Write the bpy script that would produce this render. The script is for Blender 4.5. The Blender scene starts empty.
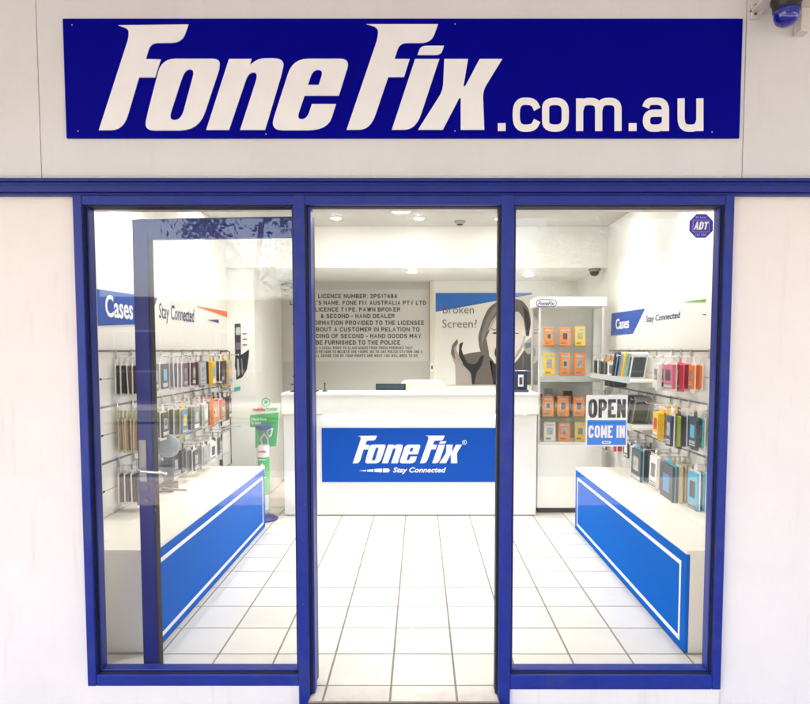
import bpy, bmesh, math, random
from mathutils import Vector, Matrix
R = math.radians
random.seed(7)
S = bpy.context.scene
C = S.collection

# ------------------------------------------------------------------ camera, sky, sun, exposure
FPX, PPX, HOR, PITCH, CAMY, CAMZ = 617.0, 420.0, 350.0, R(3.3), -2.8, 1.6
PPY = HOR + FPX * math.tan(PITCH)
cam = bpy.data.objects.new('camera', bpy.data.cameras.new('camera'))
C.objects.link(cam)
cam.location = (0, CAMY, CAMZ)
cam.rotation_euler = (R(90) - PITCH, 0, 0)
cam.data.sensor_width = 36
cam.data.lens = FPX / 810 * 36
cam.data.shift_x = (405 - PPX) / 810
cam.data.shift_y = (PPY - 352) / 810
cam.data.clip_start = 0.05
cam.data.clip_end = 3000
S.camera = cam

W = bpy.data.worlds.new('World'); S.world = W; W.use_nodes = True
wn = W.node_tree
sky = wn.nodes.new('ShaderNodeTexSky'); sky.sky_type = 'NISHITA'; sky.sun_disc = False
SUN_EL, SUN_AZ = R(52), R(240)        # azimuth clockwise from +Y (into the shop)
sky.sun_elevation = SUN_EL; sky.sun_rotation = SUN_AZ
sky.air_density = 1.0; sky.dust_density = 4.0
wn.links.new(sky.outputs[0], wn.nodes['Background'].inputs[0])
wn.nodes['Background'].inputs[1].default_value = 0.12
sun = bpy.data.objects.new('sun', bpy.data.lights.new('sun', 'SUN')); C.objects.link(sun)
sun.data.energy = 4.0; sun.data.angle = R(0.5); sun.data.color = (1.0, 0.95, 0.88)
sd = Vector((math.sin(SUN_AZ) * math.cos(SUN_EL), math.cos(SUN_AZ) * math.cos(SUN_EL), math.sin(SUN_EL)))
sun.rotation_euler = sd.to_track_quat('Z', 'Y').to_euler()
sun.location = sd * 40

S.view_settings.view_transform = 'Standard'
S.view_settings.look = 'None'
S.view_settings.exposure = 3.08
S.view_settings.gamma = 1.0
S.render.engine = 'CYCLES'
S.cycles.use_denoising = True
S.cycles.max_bounces = 10
S.cycles.diffuse_bounces = 5
S.cycles.transparent_max_bounces = 24
S.cycles.sample_clamp_indirect = 6.0
S.cycles.caustics_reflective = False
S.cycles.caustics_refractive = False
LAMP_W = 6.6

# ------------------------------------------------------------------ materials
MATS = {}
def mat(name, col, rough=0.5, metal=0.0, var=0.0, scale=8.0, bump=0.0, bscale=60.0, spec=0.5, emit=0.0, rnd=0.0, coat=0.0):
    if name in MATS: return MATS[name]
    m = bpy.data.materials.new(name); m.use_nodes = True
    nt = m.node_tree; b = nt.nodes['Principled BSDF']
    b.inputs['Base Color'].default_value = (*col, 1)
    b.inputs['Roughness'].default_value = rough
    b.inputs['Metallic'].default_value = metal
    b.inputs['Specular IOR Level'].default_value = spec
    b.inputs['Coat Weight'].default_value = coat
    if emit:
        b.inputs['Emission Color'].default_value = (*col, 1); b.inputs['Emission Strength'].default_value = emit
    tc = nt.nodes.new('ShaderNodeTexCoord')
    if var or rnd:
        mix = nt.nodes.new('ShaderNodeMixRGB'); mix.blend_type = 'MULTIPLY'; mix.inputs[0].default_value = 1
        mix.inputs[1].default_value = (*col, 1)
        rmp = nt.nodes.new('ShaderNodeMapRange')
        if var:
            n = nt.nodes.new('ShaderNodeTexNoise'); n.inputs['Scale'].default_value = scale; n.inputs['Detail'].default_value = 6
            n.inputs['Roughness'].default_value = 0.65
            nt.links.new(tc.outputs['Object'], n.inputs['Vector'])
            src = n.outputs['Fac']
            rmp.inputs[1].default_value = 0.3; rmp.inputs[2].default_value = 0.7
            amt = var
        else:
            oi = nt.nodes.new('ShaderNodeObjectInfo'); src = oi.outputs['Random']; amt = rnd
        nt.links.new(src, rmp.inputs[0]); rmp.inputs[3].default_value = 1 - amt; rmp.inputs[4].default_value = 1 + amt * .3
        nt.links.new(rmp.outputs[0], mix.inputs[2])
        nt.links.new(mix.outputs[0], b.inputs['Base Color'])
        if var:
            rr = nt.nodes.new('ShaderNodeMapRange'); nt.links.new(src, rr.inputs[0])
            rr.inputs[3].default_value = max(0, rough - .08); rr.inputs[4].default_value = min(1, rough + .08)
            nt.links.new(rr.outputs[0], b.inputs['Roughness'])
    if bump:
        n2 = nt.nodes.new('ShaderNodeTexNoise'); n2.inputs['Scale'].default_value = bscale; n2.inputs['Detail'].default_value = 4
        nt.links.new(tc.outputs['Object'], n2.inputs['Vector'])
        bp = nt.nodes.new('ShaderNodeBump'); bp.inputs['Strength'].default_value = bump; bp.inputs['Distance'].default_value = 0.004
        nt.links.new(n2.outputs['Fac'], bp.inputs['Height']); nt.links.new(bp.outputs[0], b.inputs['Normal'])
    MATS[name] = m
    return m

def glass_mat(name, tint=(1, 1, 1), base=0.045):
    if name in MATS: return MATS[name]
    m = bpy.data.materials.new(name); m.use_nodes = True; nt = m.node_tree
    nt.nodes.remove(nt.nodes['Principled BSDF']); out = nt.nodes['Material Output']
    tr = nt.nodes.new('ShaderNodeBsdfTransparent'); tr.inputs[0].default_value = (*tint, 1)
    gl = nt.nodes.new('ShaderNodeBsdfGlossy'); gl.inputs['Roughness'].default_value = 0.0
    lw = nt.nodes.new('ShaderNodeLayerWeight'); lw.inputs[0].default_value = 0.5
    pw = nt.nodes.new('ShaderNodeMath'); pw.operation = 'POWER'; pw.inputs[1].default_value = 5
    mu = nt.nodes.new('ShaderNodeMath'); mu.operation = 'MULTIPLY_ADD'; mu.inputs[1].default_value = 1 - base; mu.inputs[2].default_value = base
    nt.links.new(lw.outputs['Facing'], pw.inputs[0]); nt.links.new(pw.outputs[0], mu.inputs[0])
    mx = nt.nodes.new('ShaderNodeMixShader')
    nt.links.new(mu.outputs[0], mx.inputs[0]); nt.links.new(tr.outputs[0], mx.inputs[1]); nt.links.new(gl.outputs[0], mx.inputs[2])
    nt.links.new(mx.outputs[0], out.inputs[0])
    MATS[name] = m
    return m

def wall_paint(name, col, stain=0.10):
    """painted render: broad tone drift, faint vertical grime streaks, fine roller texture"""
    if name in MATS: return MATS[name]
    m = mat(name, col, rough=0.6, var=0.05, scale=3.0, bump=0.25, bscale=140)
    nt = m.node_tree; b = nt.nodes['Principled BSDF']
    prev = b.inputs['Base Color'].links[0].from_socket
    tc = nt.nodes['Texture Coordinate']; mp = nt.nodes.new('ShaderNodeMapping'); mp.inputs['Scale'].default_value = (9, 9, .9)
    n = nt.nodes.new('ShaderNodeTexNoise'); n.inputs['Scale'].default_value = 2.2; n.inputs['Detail'].default_value = 7
    nt.links.new(tc.outputs['Object'], mp.inputs[0]); nt.links.new(mp.outputs[0], n.inputs['Vector'])
    r = nt.nodes.new('ShaderNodeMapRange'); r.inputs[1].default_value = .58; r.inputs[2].default_value = .82; r.inputs[3].default_value = 0; r.inputs[4].default_value = stain
    nt.links.new(n.outputs['Fac'], r.inputs[0])
    mx = nt.nodes.new('ShaderNodeMixRGB'); mx.inputs[2].default_value = (col[0] * .55, col[1] * .5, col[2] * .46, 1)
    nt.links.new(r.outputs[0], mx.inputs[0]); nt.links.new(prev, mx.inputs[1]); nt.links.new(mx.outputs[0], b.inputs['Base Color'])
    return m

wall_white = wall_paint('painted_render', (.84, .785, .76), .28)
fascia_white = wall_paint('fascia_paint', (.69, .70, .725), .14)
frame_blue = mat('frame_blue_paint', (.014, .032, .27), .38, var=.2, scale=18, bump=.05, bscale=90, spec=.3)
def chipped(m, amt=.55):
    nt = m.node_tree; b = nt.nodes['Principled BSDF']; prev = b.inputs['Base Color'].links[0].from_socket; tc = nt.nodes['Texture Coordinate']
    for sc, lo, col, a in ((95, .69, (.30, .30, .34), amt), (5, .55, (.05, .06, .16), .30)):
        n = nt.nodes.new('ShaderNodeTexNoise'); n.inputs['Scale'].default_value = sc; n.inputs['Detail'].default_value = 5; nt.links.new(tc.outputs['Object'], n.inputs['Vector'])
        r = nt.nodes.new('ShaderNodeMapRange'); r.inputs[1].default_value = lo; r.inputs[2].default_value = lo+.1; r.inputs[4].default_value = a
        mx = nt.nodes.new('ShaderNodeMixRGB'); mx.inputs[2].default_value = (*col, 1)
        nt.links.new(n.outputs['Fac'], r.inputs[0]); nt.links.new(r.outputs[0], mx.inputs[0]); nt.links.new(prev, mx.inputs[1]); prev = mx.outputs[0]
    nt.links.new(prev, b.inputs['Base Color'])
chipped(frame_blue)
door_blue = mat('door_blue_paint', (.006, .013, .17), .34, var=.08, scale=10, spec=.25)
band_blue = mat('band_blue_paint', (.010, .022, .22), .42, var=.14, scale=9, bump=.08, spec=.3)
gasket = mat('black_rubber_gasket', (.008, .008, .012), .6)
sign_navy = mat('sign_navy_vinyl', (.0005, .0005, .26), .5, var=.06, scale=3, spec=.05)
sign_white = mat('sign_white_vinyl', (.84, .85, .875), .45, var=.05, scale=6)
blue_panel = mat('cobalt_laminate', (.001, .115, .52), .6, spec=.0)
stripe_white = mat('white_vinyl_stripe', (.85, .85, .85), .4)
laminate = mat('white_laminate', (.82, .81, .77), .32, var=.03, scale=3)
bench_white = mat('bench_white_laminate', (.80, .78, .70), .35, var=.04, scale=3)
shop_white = mat('shop_wall_paint', (.80, .79, .75), .6, var=.04, scale=2, bump=.08)
shop_grey = mat('grey_wall_paint', (.50, .49, .45), .6, var=.05, scale=2, bump=.08)
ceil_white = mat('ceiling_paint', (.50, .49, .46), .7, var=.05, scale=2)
tile_mat = mat('glazed_floor_tile', (.76, .74, .675), .22, rnd=.07)
def dirty_tiles():
    nt = tile_mat.node_tree; b = nt.nodes['Principled BSDF']; prev = b.inputs['Base Color'].links[0].from_socket
    ge = nt.nodes.new('ShaderNodeNewGeometry')
    def noise(sc, lo, hi, amt, col):
        nonlocal prev
        n = nt.nodes.new('ShaderNodeTexNoise'); n.inputs['Scale'].default_value = sc; n.inputs['Detail'].default_value = 8; n.inputs['Roughness'].default_value = .7
        nt.links.new(ge.outputs['Position'], n.inputs['Vector'])
        r = nt.nodes.new('ShaderNodeMapRange'); r.inputs[1].default_value = lo; r.inputs[2].default_value = hi; r.inputs[4].default_value = amt
        nt.links.new(n.outputs['Fac'], r.inputs[0])
        mx = nt.nodes.new('ShaderNodeMixRGB'); mx.inputs[2].default_value = (*col, 1)
        nt.links.new(r.outputs[0], mx.inputs[0]); nt.links.new(prev, mx.inputs[1]); prev = mx.outputs[0]
        return r
    noise(2.2, .45, .75, .35, (.60, .57, .49)); noise(38, .66, .78, .5, (.34, .29, .23))
    nt.links.new(prev, b.inputs['Base Color'])
    # worn, walked-on strip of the doorway
    sx = nt.nodes.new('ShaderNodeSeparateXYZ'); nt.links.new(ge.outputs['Position'], sx.inputs[0])
    r = nt.nodes.new('ShaderNodeMapRange'); r.inputs[1].default_value = .10; r.inputs[2].default_value = -.07; r.inputs[4].default_value = .8
    nt.links.new(sx.outputs['Y'], r.inputs[0])
    n = nt.nodes.new('ShaderNodeTexNoise'); n.inputs['Scale'].default_value = 14; n.inputs['Detail'].default_value = 6; nt.links.new(ge.outputs['Position'], n.inputs['Vector'])
    m = nt.nodes.new('ShaderNodeMath'); m.operation = 'MULTIPLY'; nt.links.new(r.outputs[0], m.inputs[0]); nt.links.new(n.outputs['Fac'], m.inputs[1])
    mx = nt.nodes.new('ShaderNodeMixRGB'); mx.inputs[2].default_value = (.42, .30, .26, 1)
    nt.links.new(m.outputs[0], mx.inputs[0]); nt.links.new(prev, mx.inputs[1]); nt.links.new(mx.outputs[0], b.inputs['Base Color'])
dirty_tiles()
grout = mat('grey_grout', (.27, .245, .20), .9, var=.25, scale=20)
steel = mat('brushed_steel', (.55, .55, .55), .3, 1.0)
rail_grey = mat('rail_aluminium', (.22, .22, .21), .38, .8)
black = mat('black_plastic', (.012, .012, .013), .35)
chrome = mat('chrome_wire', (.75, .75, .75), .15, 1.0)
glass = glass_mat('shop_glass', base=.027)
cab_glass = glass_mat('cabinet_glass', (.975, .985, .98), .035)

# ------------------------------------------------------------------ mesh helpers
class MB:
    def __init__(s): s.v = []; s.f = []; s.smooth = []
    def box(s, x0, x1, y0, y1, z0, z1):
        n = len(s.v)
        s.v += [(x0,y0,z0),(x1,y0,z0),(x1,y1,z0),(x0,y1,z0),(x0,y0,z1),(x1,y0,z1),(x1,y1,z1),(x0,y1,z1)]
        s.f += [tuple(n+i for i in q) for q in ((3,2,1,0),(4,5,6,7),(0,1,5,4),(1,2,6,5),(2,3,7,6),(3,0,4,7))]
        return s
    def lathe(s, prof, c=(0,0,0), axis='Z', n=24):
        """prof: list of (r, h)"""
        b = len(s.v)
        for r, h in prof:
            for k in range(n):
                a = 2*math.pi*k/n; p = (r*math.cos(a), r*math.sin(a), h)
                if axis == 'Y': p = (p[0], p[2], -p[1])
                if axis == 'X': p = (p[2], p[0], p[1])
                s.v.append((p[0]+c[0], p[1]+c[1], p[2]+c[2]))
        for i in range(len(prof)-1):
            for k in range(n):
                s.f.append((b+i*n+k, b+i*n+(k+1)%n, b+(i+1)*n+(k+1)%n, b+(i+1)*n+k))
        s.f.append(tuple(b+k for k in reversed(range(n)))); s.f.append(tuple(b+(len(prof)-1)*n+k for k in range(n)))
        return s
    def tube(s, pts, r, n=8, r2=None):
        pts = [Vector(p) for p in pts]; b = len(s.v); m = len(pts)
        up = Vector((0.13, .27, .95))
        for i, p in enumerate(pts):
            t = (pts[min(i+1, m-1)] - pts[max(i-1, 0)]).normalized()
            u = t.cross(up)
            if u.length < .1: u = t.cross(Vector((1, 0, 0)))
            u.normalize(); w = t.cross(u)
            rr = r if r2 is None else r + (r2-r)*i/(m-1)
            for k in range(n):
                a = 2*math.pi*k/n; s.v.append(tuple(p + u*rr*math.cos(a) + w*rr*math.sin(a)))
        for i in range(m-1):
            for k in range(n): s.f.append((b+i*n+k, b+i*n+(k+1)%n, b+(i+1)*n+(k+1)%n, b+(i+1)*n+k))
        s.f.append(tuple(b+k for k in reversed(range(n)))); s.f.append(tuple(b+(m-1)*n+k for k in range(n)))
        return s
    def prism(s, poly, d0, d1, axis='Y'):
        """poly in (a,b); extruded along axis from d0 to d1. axis Y: (x,z); X: (y,z); Z: (x,y)"""
        b = len(s.v); n = len(poly)
        for d in (d0, d1):
            for a, c in poly: s.v.append({'Y': (a, d, c), 'X': (d, a, c), 'Z': (a, c, d)}[axis])
        s.f.append(tuple(b+i for i in range(n))); s.f.append(tuple(b+n+i for i in reversed(range(n))))
        for i in range(n): s.f.append((b+i, b+n+i, b+n+(i+1)%n, b+(i+1)%n))
        return s
    def mesh(s, name, m=None):
        me = bpy.data.meshes.new(name); me.from_pydata(s.v, [], s.f)
        bm = bmesh.new(); bm.from_mesh(me); bmesh.ops.recalc_face_normals(bm, faces=bm.faces); bm.to_mesh(me); bm.free()
        if m: me.materials.append(m)
        return me
    def build(s, name, m, parent=None, bevel=0, smooth=False, loc=None):
        me = s.mesh(name, m)
        if smooth:
            for p in me.polygons: p.use_smooth = True
            try: me.set_sharp_from_angle(angle=R(40))
            except Exception: pass
        return link(name, me, parent, bevel, loc)

def link(name, me, parent=None, bevel=0, loc=None):
    o = bpy.data.objects.new(name, me); C.objects.link(o)
    if parent is not None:
        o.parent = parent
        pl = parent.location.copy()
        if parent.parent is not None: pl = pl + parent.parent.location
        if loc is None and pl.length > 0: o.location = -pl          # meshes are written in world coordinates
    if loc is not None: o.location = loc
    if bevel:
        b = o.modifiers.new('bevel', 'BEVEL'); b.width = bevel; b.segments = 2; b.limit_method = 'ANGLE'; b.angle_limit = R(40)
    return o
def tag(o, label=None, cat=None, group=None, kind=None):
    if label: o['label'] = label
    if cat: o['category'] = cat
    if group: o['group'] = group
    if kind: o['kind'] = kind
    return o
def thing(name, label, cat, loc=(0,0,0), group=None):
    o = bpy.data.objects.new(name, None); C.objects.link(o); o.location = loc; o.empty_display_size = .1
    return tag(o, label, cat, group)
def box(name, m, x0, x1, y0, y1, z0, z1, parent=None, bevel=0):
    return MB().box(x0, x1, y0, y1, z0, z1).build(name, m, parent, bevel)

# measured positions: a point of a real vertical plane, read off the photograph
_c, _s = math.cos(PITCH), math.sin(PITCH)
def ray(x, y):
    u = (x-PPX)/FPX; v = -(y-PPY)/FPX
    return u, _c+_s*v, -_s+_c*v
def onY(x, y, Y):
    r = ray(x, y); t = (Y-CAMY)/r[1]; return r[0]*t, CAMZ+r[2]*t
def onX(x, y, X):
    r = ray(x, y); t = X/r[0]; return CAMY+r[1]*t, CAMZ+r[2]*t

# planes that carry print: (right, up, normal) seen from in front
def plane(o, kind):
    r, u = {'front': ((1,0,0),(0,0,1)), 'left': ((0,1,0),(0,0,1)), 'right': ((0,-1,0),(0,0,1)), 'top': ((1,0,0),(0,1,0))}[kind]
    r, u = Vector(r), Vector(u); n = r.cross(u)
    M = Matrix.Identity(4)
    for i in range(3): M[i][0] = r[i]; M[i][1] = u[i]; M[i][2] = n[i]; M[i][3] = o[i]
    return M

def arc_poly(pts, closed=True):
    """pts: (x, y) corners or (x, y, r) corners rounded by cutting r off both sides"""
    out = []; n = len(pts)
    for i, p in enumerate(pts):
        if len(p) == 2 or p[2] == 0 or (not closed and i in (0, n-1)): out.append(p[:2]); continue
        P = Vector(p[:2]); A = Vector(pts[i-1][:2]); B = Vector(pts[(i+1) % n][:2])
        ra = min(p[2], (A-P).length*.49); rb = min(p[2], (B-P).length*.49)
        a = P + (A-P).normalized()*ra; b = P + (B-P).normalized()*rb
        for k in range(7):
            t = k/6; q = a*(1-t)**2 + P*2*t*(1-t) + b*t*t; out.append((q.x, q.y))
    return out
def flat(name, loops, m, M, th=.002, parent=None):
    """loops in plane coordinates (first loop outer, others holes), given real thickness th"""
    cu = bpy.data.curves.new(name, 'CURVE'); cu.dimensions = '2D'; cu.fill_mode = 'BOTH'; cu.extrude = th/2
    for lp in loops:
        sp = cu.splines.new('POLY'); sp.points.add(len(lp)-1); sp.use_cyclic_u = True
        for q, p in zip(sp.points, lp): q.co = (p[0], p[1], 0, 1)
    return curve_to(name, cu, m, M @ Matrix.Translation((0, 0, th/2)), parent)
def curve_to(name, cu, m, M, parent=None, fit=None):
    o = bpy.data.objects.new('tmp', cu)
    me = o.to_mesh().copy() if False else bpy.data.meshes.new_from_object(_linked(o), depsgraph=bpy.context.evaluated_depsgraph_get())
    C.objects.unlink(o); bpy.data.objects.remove(o)
    if fit:
        x0, y0, x1, y1 = fit
        xs = [v.co.x for v in me.vertices]; ys = [v.co.y for v in me.vertices]
        ax, bx, ay, by = min(xs), max(xs), min(ys), max(ys)
        sx = (x1-x0)/max(bx-ax, 1e-6)
        sy = sx if y1 is None else (y1-y0)/max(by-ay, 1e-6)
        for v in me.vertices: v.co.x = x0+(v.co.x-ax)*sx; v.co.y = y0+(v.co.y-ay)*sy
    me.transform(M)
    me.materials.clear(); me.materials.append(m); me.name = name
    return link(name, me, parent)
def _linked(o):
    C.objects.link(o); bpy.context.view_layer.update()
    return o.evaluated_get(bpy.context.evaluated_depsgraph_get())
def text(body, M, x0, y0, x1, y1, m, parent=None, bold=0.0, shear=0.0, th=.0015, name='lettering', center=False):
    cu = bpy.data.curves.new(name, 'FONT'); cu.body = body; cu.size = 1; cu.offset = bold; cu.shear = shear
    cu.extrude = .001; cu.resolution_u = 3
    o = curve_to(name, cu, m, Matrix.Identity(4), parent, fit=(x0, y0, x1, y1))
    me = o.data
    for v in me.vertices: v.co.z = th if v.co.z > 0 else 0
    me.transform(M)
    return o

GL = {  # plain grotesque capitals drawn as strokes on a unit cell: (width, strokes)
 'A': (.95, [[(0,0),(.5,1)],[(1,0),(.5,1)],[(.2,.30),(.8,.30)]]), 'B': (.85, [[(0,.52),(.68,.52),(.92,.64),(.92,.88),(.68,1),(0,1),(0,0),(.72,0),(1,.13),(1,.39),(.72,.52)]]),
 'C': (.9, [[(1,.70),(.92,.90),(.7,1),(.3,1),(.08,.9),(0,.66),(0,.34),(.08,.1),(.3,0),(.7,0),(.92,.1),(1,.30)]]),
 'D': (.9, [[(0,0),(0,1),(.62,1),(.9,.9),(1,.66),(1,.34),(.9,.1),(.62,0),(0,0)]]), 'E': (.78, [[(1,1),(0,1),(0,0),(1,0)],[(0,.52),(.92,.52)]]),
 'F': (.74, [[(1,1),(0,1),(0,0)],[(0,.5),(.88,.5)]]), 'G': (.95, [[(1,.72),(.92,.9),(.7,1),(.3,1),(.08,.9),(0,.66),(0,.34),(.08,.1),(.3,0),(.7,0),(1,.12),(1,.48),(.58,.48)]]),
 'H': (.88, [[(0,0),(0,1)],[(1,0),(1,1)],[(0,.52),(1,.52)]]), 'I': (.0, [[(.5,0),(.5,1)]]), 'K': (.9, [[(0,0),(0,1)],[(1,1),(.05,.4)],[(.36,.62),(1,0)]]), 'L': (.72, [[(0,1),(0,0),(1,0)]]),
 'M': (1.08, [[(0,0),(0,1)],[(1,0),(1,1)],[(0,1),(.5,.2)],[(1,1),(.5,.2)]]), 'N': (.9, [[(0,0),(0,1)],[(1,0),(1,1)],[(0,1),(1,0)]]), 'O': (.98, [[(0,.5),(0,.66),(.1,.9),(.32,1),(.68,1),(.9,.9),(1,.66),(1,.34),(.9,.1),(.68,0),(.32,0),(.1,.1),(0,.34),(0,.5)]]),
 'P': (.84, [[(0,0),(0,1),(.7,1),(1,.87),(1,.6),(.7,.46),(0,.46)]]), 'R': (.88, [[(0,0),(0,1),(.7,1),(.97,.88),(.97,.62),(.7,.48),(0,.48)],[(.6,.48),(1,0)]]),
 'S': (.84, [[(.96,.76),(.85,.93),(.66,1),(.34,1),(.1,.92),(.03,.74),(.12,.6),(.85,.42),(.98,.26),(.9,.08),(.66,0),(.34,0),(.1,.08),(0,.25)]]), 'T': (.84, [[(0,1),(1,1)],[(.5,1),(.5,0)]]),
 'U': (.88, [[(0,1),(0,.3),(.1,.08),(.34,0),(.66,0),(.9,.08),(1,.3),(1,1)]]), 'V': (.92, [[(0,1),(.5,0)],[(1,1),(.5,0)]]), 'W': (1.4, [[(0,1),(.25,0)],[(.5,1),(.25,0)],[(.5,1),(.75,0)],[(1,1),(.75,0)]]), 'X': (.9, [[(0,0),(1,1)],[(0,1),(1,0)]]), 'Y': (.9, [[(0,1),(.5,.4)],[(1,1),(.5,.4)],[(.5,.45),(.5,0)]]),
 '1': (.4, [[(.1,.72),(.6,1)],[(.6,1),(.6,0)]]), '2': (.72, [[(0,.72),(.1,.92),(.35,1),(.65,1),(.95,.88),(.95,.62),(0,0),(1,0)]]), '3': (.72, [[(0,.9),(.35,1),(.8,.95),(.9,.72),(.6,.53),(.95,.32),(.8,.05),(.35,0),(0,.12)]]), '4': (.76, [[(1,.25),(0,.25)],[(0,.25),(.72,1)],[(.72,1),(.72,0)]]), '7': (.7, [[(0,1),(1,1)],[(1,1),(.35,0)]]),
 '8': (.76, [[(.5,.53),(.12,.66),(.12,.88),(.4,1),(.6,1),(.88,.88),(.88,.66),(.5,.53),(.03,.38),(.03,.12),(.35,0),(.65,0),(.97,.12),(.97,.38),(.5,.53)]]),
 '&': (.9, [[(1,0),(.2,.75),(.25,.93),(.5,1),(.7,.88),(.62,.68),(.1,.35),(.1,.1),(.4,0),(.7,.08),(1,.42)]]), '-': (.4, [[(0,.4),(1,.4)]]), "'": (.0, [[(.5,1),(.5,.76)]]), ':': (.0, [[(.5,.0),(.5,.08)],[(.5,.6),(.5,.68)]]), ',': (.0, [[(.5,.06),(.5,-.1)]]), '.': (.0, [[(.5,0),(.5,.06)]]), ' ': (.2, [])}
def ribbon(mb, pts, t, z, th):
    """one flat stroke with mitred corners, thickness th"""
    P = [Vector(p) for p in pts]; n = len(P); closed = (P[0]-P[-1]).length < 1e-6
    if closed: P = P[:-1]; n -= 1
    L = []; Rr = []
    for i, p in enumerate(P):
        a = P[i-1] if (i or closed) else None; b = P[(i+1) % n] if (i < n-1 or closed) else None
        d1 = (p-a).normalized() if a is not None else (b-p).normalized(); d2 = (b-p).normalized() if b is not None else d1
        nv = Vector((-d1.y-d2.y, d1.x+d2.x))
        if nv.length < .05: nv = Vector((-d1.y, d1.x))
        nv.normalize(); k = min(1/max(nv.dot(Vector((-d1.y, d1.x))), .3), 1.9)
        L.append(p+nv*t/2*k); Rr.append(p-nv*t/2*k)
    b0 = len(mb.v)
    for q, w in zip(L, Rr): mb.v += [(q.x, q.y, z+th), (w.x, w.y, z+th)]
    for i in range(n if closed else n-1):
        j = (i+1) % n; mb.f.append((b0+2*i, b0+2*i+1, b0+2*j+1, b0+2*j))
def caps(body, M, x0, y0, x1, y1, m, parent, t=.18, sp=.22, th=.0012, shear=0, name='lettering', space=.45):
    """capitals fitted into the box; t = stroke / cap height"""
    H = y1-y0; tt = t*H; ch = H-tt; gap = sp*tt
    ls_ = [c for c in body if c != ' ']; ns = len(body)-len(ls_)
    kk = max(((x1-x0) - len(ls_)*tt - (len(body)-1)*gap - ns*space*tt) / max(sum(GL[c][0] for c in ls_), .01), .02*H)
    mb = MB(); x = x0
    for c in body:
        w, st = GL[c]
        if c == ' ': x += space*tt+gap; continue
        ww = w*kk; ox = x+tt/2; x += ww+tt+gap
        for si, s_ in enumerate(st):
            P = [[ox+q[0]*ww, y0+tt/2+q[1]*ch] for q in s_]; dz = th+si*.00012
            if len(P) == 2 and P[0][0] != P[1][0] and P[0][1] != P[1][1]:      # diagonal: cut level at both ends
                h_ = tt*(.54 if ww > 3.2*tt else .36)
                for p_, q in zip(P, s_):
                    if q[1] in (0, 1): p_[1] += (q[1]*2-1)*tt/2
                b0 = len(mb.v); a, b = P
                mb.v += [(a[0]-h_, a[1], dz), (a[0]+h_, a[1], dz), (b[0]+h_, b[1], dz), (b[0]-h_, b[1], dz)]; mb.f.append((b0, b0+1, b0+2, b0+3))
                continue
            if s_[0] != s_[-1]:
                for e, n_ in ((0, 1), (-1, -2)):
                    if s_[e][0] == s_[n_][0] and s_[e][1] in (0, 1): P[e][1] += (s_[e][1]*2-1)*tt/2
                    elif s_[e][1] == s_[n_][1] and s_[e][0] in (0, 1): P[e][0] += (s_[e][0]*2-1)*tt/2
            ribbon(mb, [tuple(p_) for p_ in P], tt, 0, dz)
    mb.v = [(v[0]+shear*(v[1]-y0), v[1], v[2]) for v in mb.v]
    me = bpy.data.meshes.new(name); me.from_pydata(mb.v, [], mb.f); me.transform(M); me.materials.append(m)
    return link(name, me, parent)

# ------------------------------------------------------------------ THE SETTING: street
def street():
    pav_m = mat('red_clay_paving', (.42, .29, .25), .8, var=.2, scale=5, bump=.3, bscale=70)
    p = MB().box(-30, 30, -5.2, -.14, -.4, -.12).build('pavement', pav_m); tag(p, 'reddish paved footpath in front of the shop', kind='structure')
    nt = pav_m.node_tree; b = nt.nodes['Principled BSDF']
    br = nt.nodes.new('ShaderNodeTexBrick'); br.inputs['Scale'].default_value = 4.0
    br.inputs['Color1'].default_value = (.36, .30, .27, 1); br.inputs['Color2'].default_value = (.31, .255, .225, 1); br.inputs['Mortar'].default_value = (.24, .21, .19, 1)
    nt.links.new(nt.nodes['Texture Coordinate'].outputs['Object'], br.inputs['Vector'])
    nt.links.new(br.outputs[0], b.inputs['Base Color'])
    k = box('kerb', mat('kerb_concrete', (.38, .37, .35), .85, var=.15, scale=6), -30, 30, -5.4, -5.2, -.4, -.118, bevel=.01); tag(k, 'concrete kerb between footpath and road', kind='structure')
    r = box('road', mat('asphalt', (.055, .055, .056), .85, var=.2, scale=25, bump=.4), -30, 30, -12.6, -5.4, -.5, -.26); tag(r, 'dark asphalt road behind the camera', kind='structure')
    g = box('ground', mat('far_paving', (.33, .30, .26), .9, var=.2, scale=2), -400, 400, -400, 60, -.9, -.42); tag(g, 'ground sheet reaching to the horizon', kind='structure')
    v = box('verge', mat('verge_soil', (.10, .12, .05), .95, var=.3, scale=6), -30, 30, -15.5, -12.6, -.41, -.2); tag(v, 'grassy verge across the road', kind='structure')
    # footpath canopy over the shop fronts
    cn = thing('canopy', 'pale sheeted canopy over the footpath in front of the shop', 'canopy', (0, -2.6, 3.42))
    cm = mat('canopy_soffit', (.62, .60, .58), .7, var=.05)
    box('soffit', cm, -12, 12, -5.15, .02, 3.46, 3.54, cn)
    for x in (-9, -7.5, -6, -4.5, -3, -1.5, 0, 1.5, 3, 4.5, 6, 7.5, 9): box('batten', cm, x-.03, x+.03, -5.1, 0, 3.44, 3.461, cn)
    box('edge_beam', mat('canopy_edge', (.55, .54, .52), .6), -12, 12, -5.23, -5.15, 3.30, 3.62, cn)
    for x in (-8.5, 8.5): MB().tube([(x, -5.0, -.13), (x, -5.0, 3.47)], .05, 12).build('post', cm, cn, smooth=True)

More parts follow.
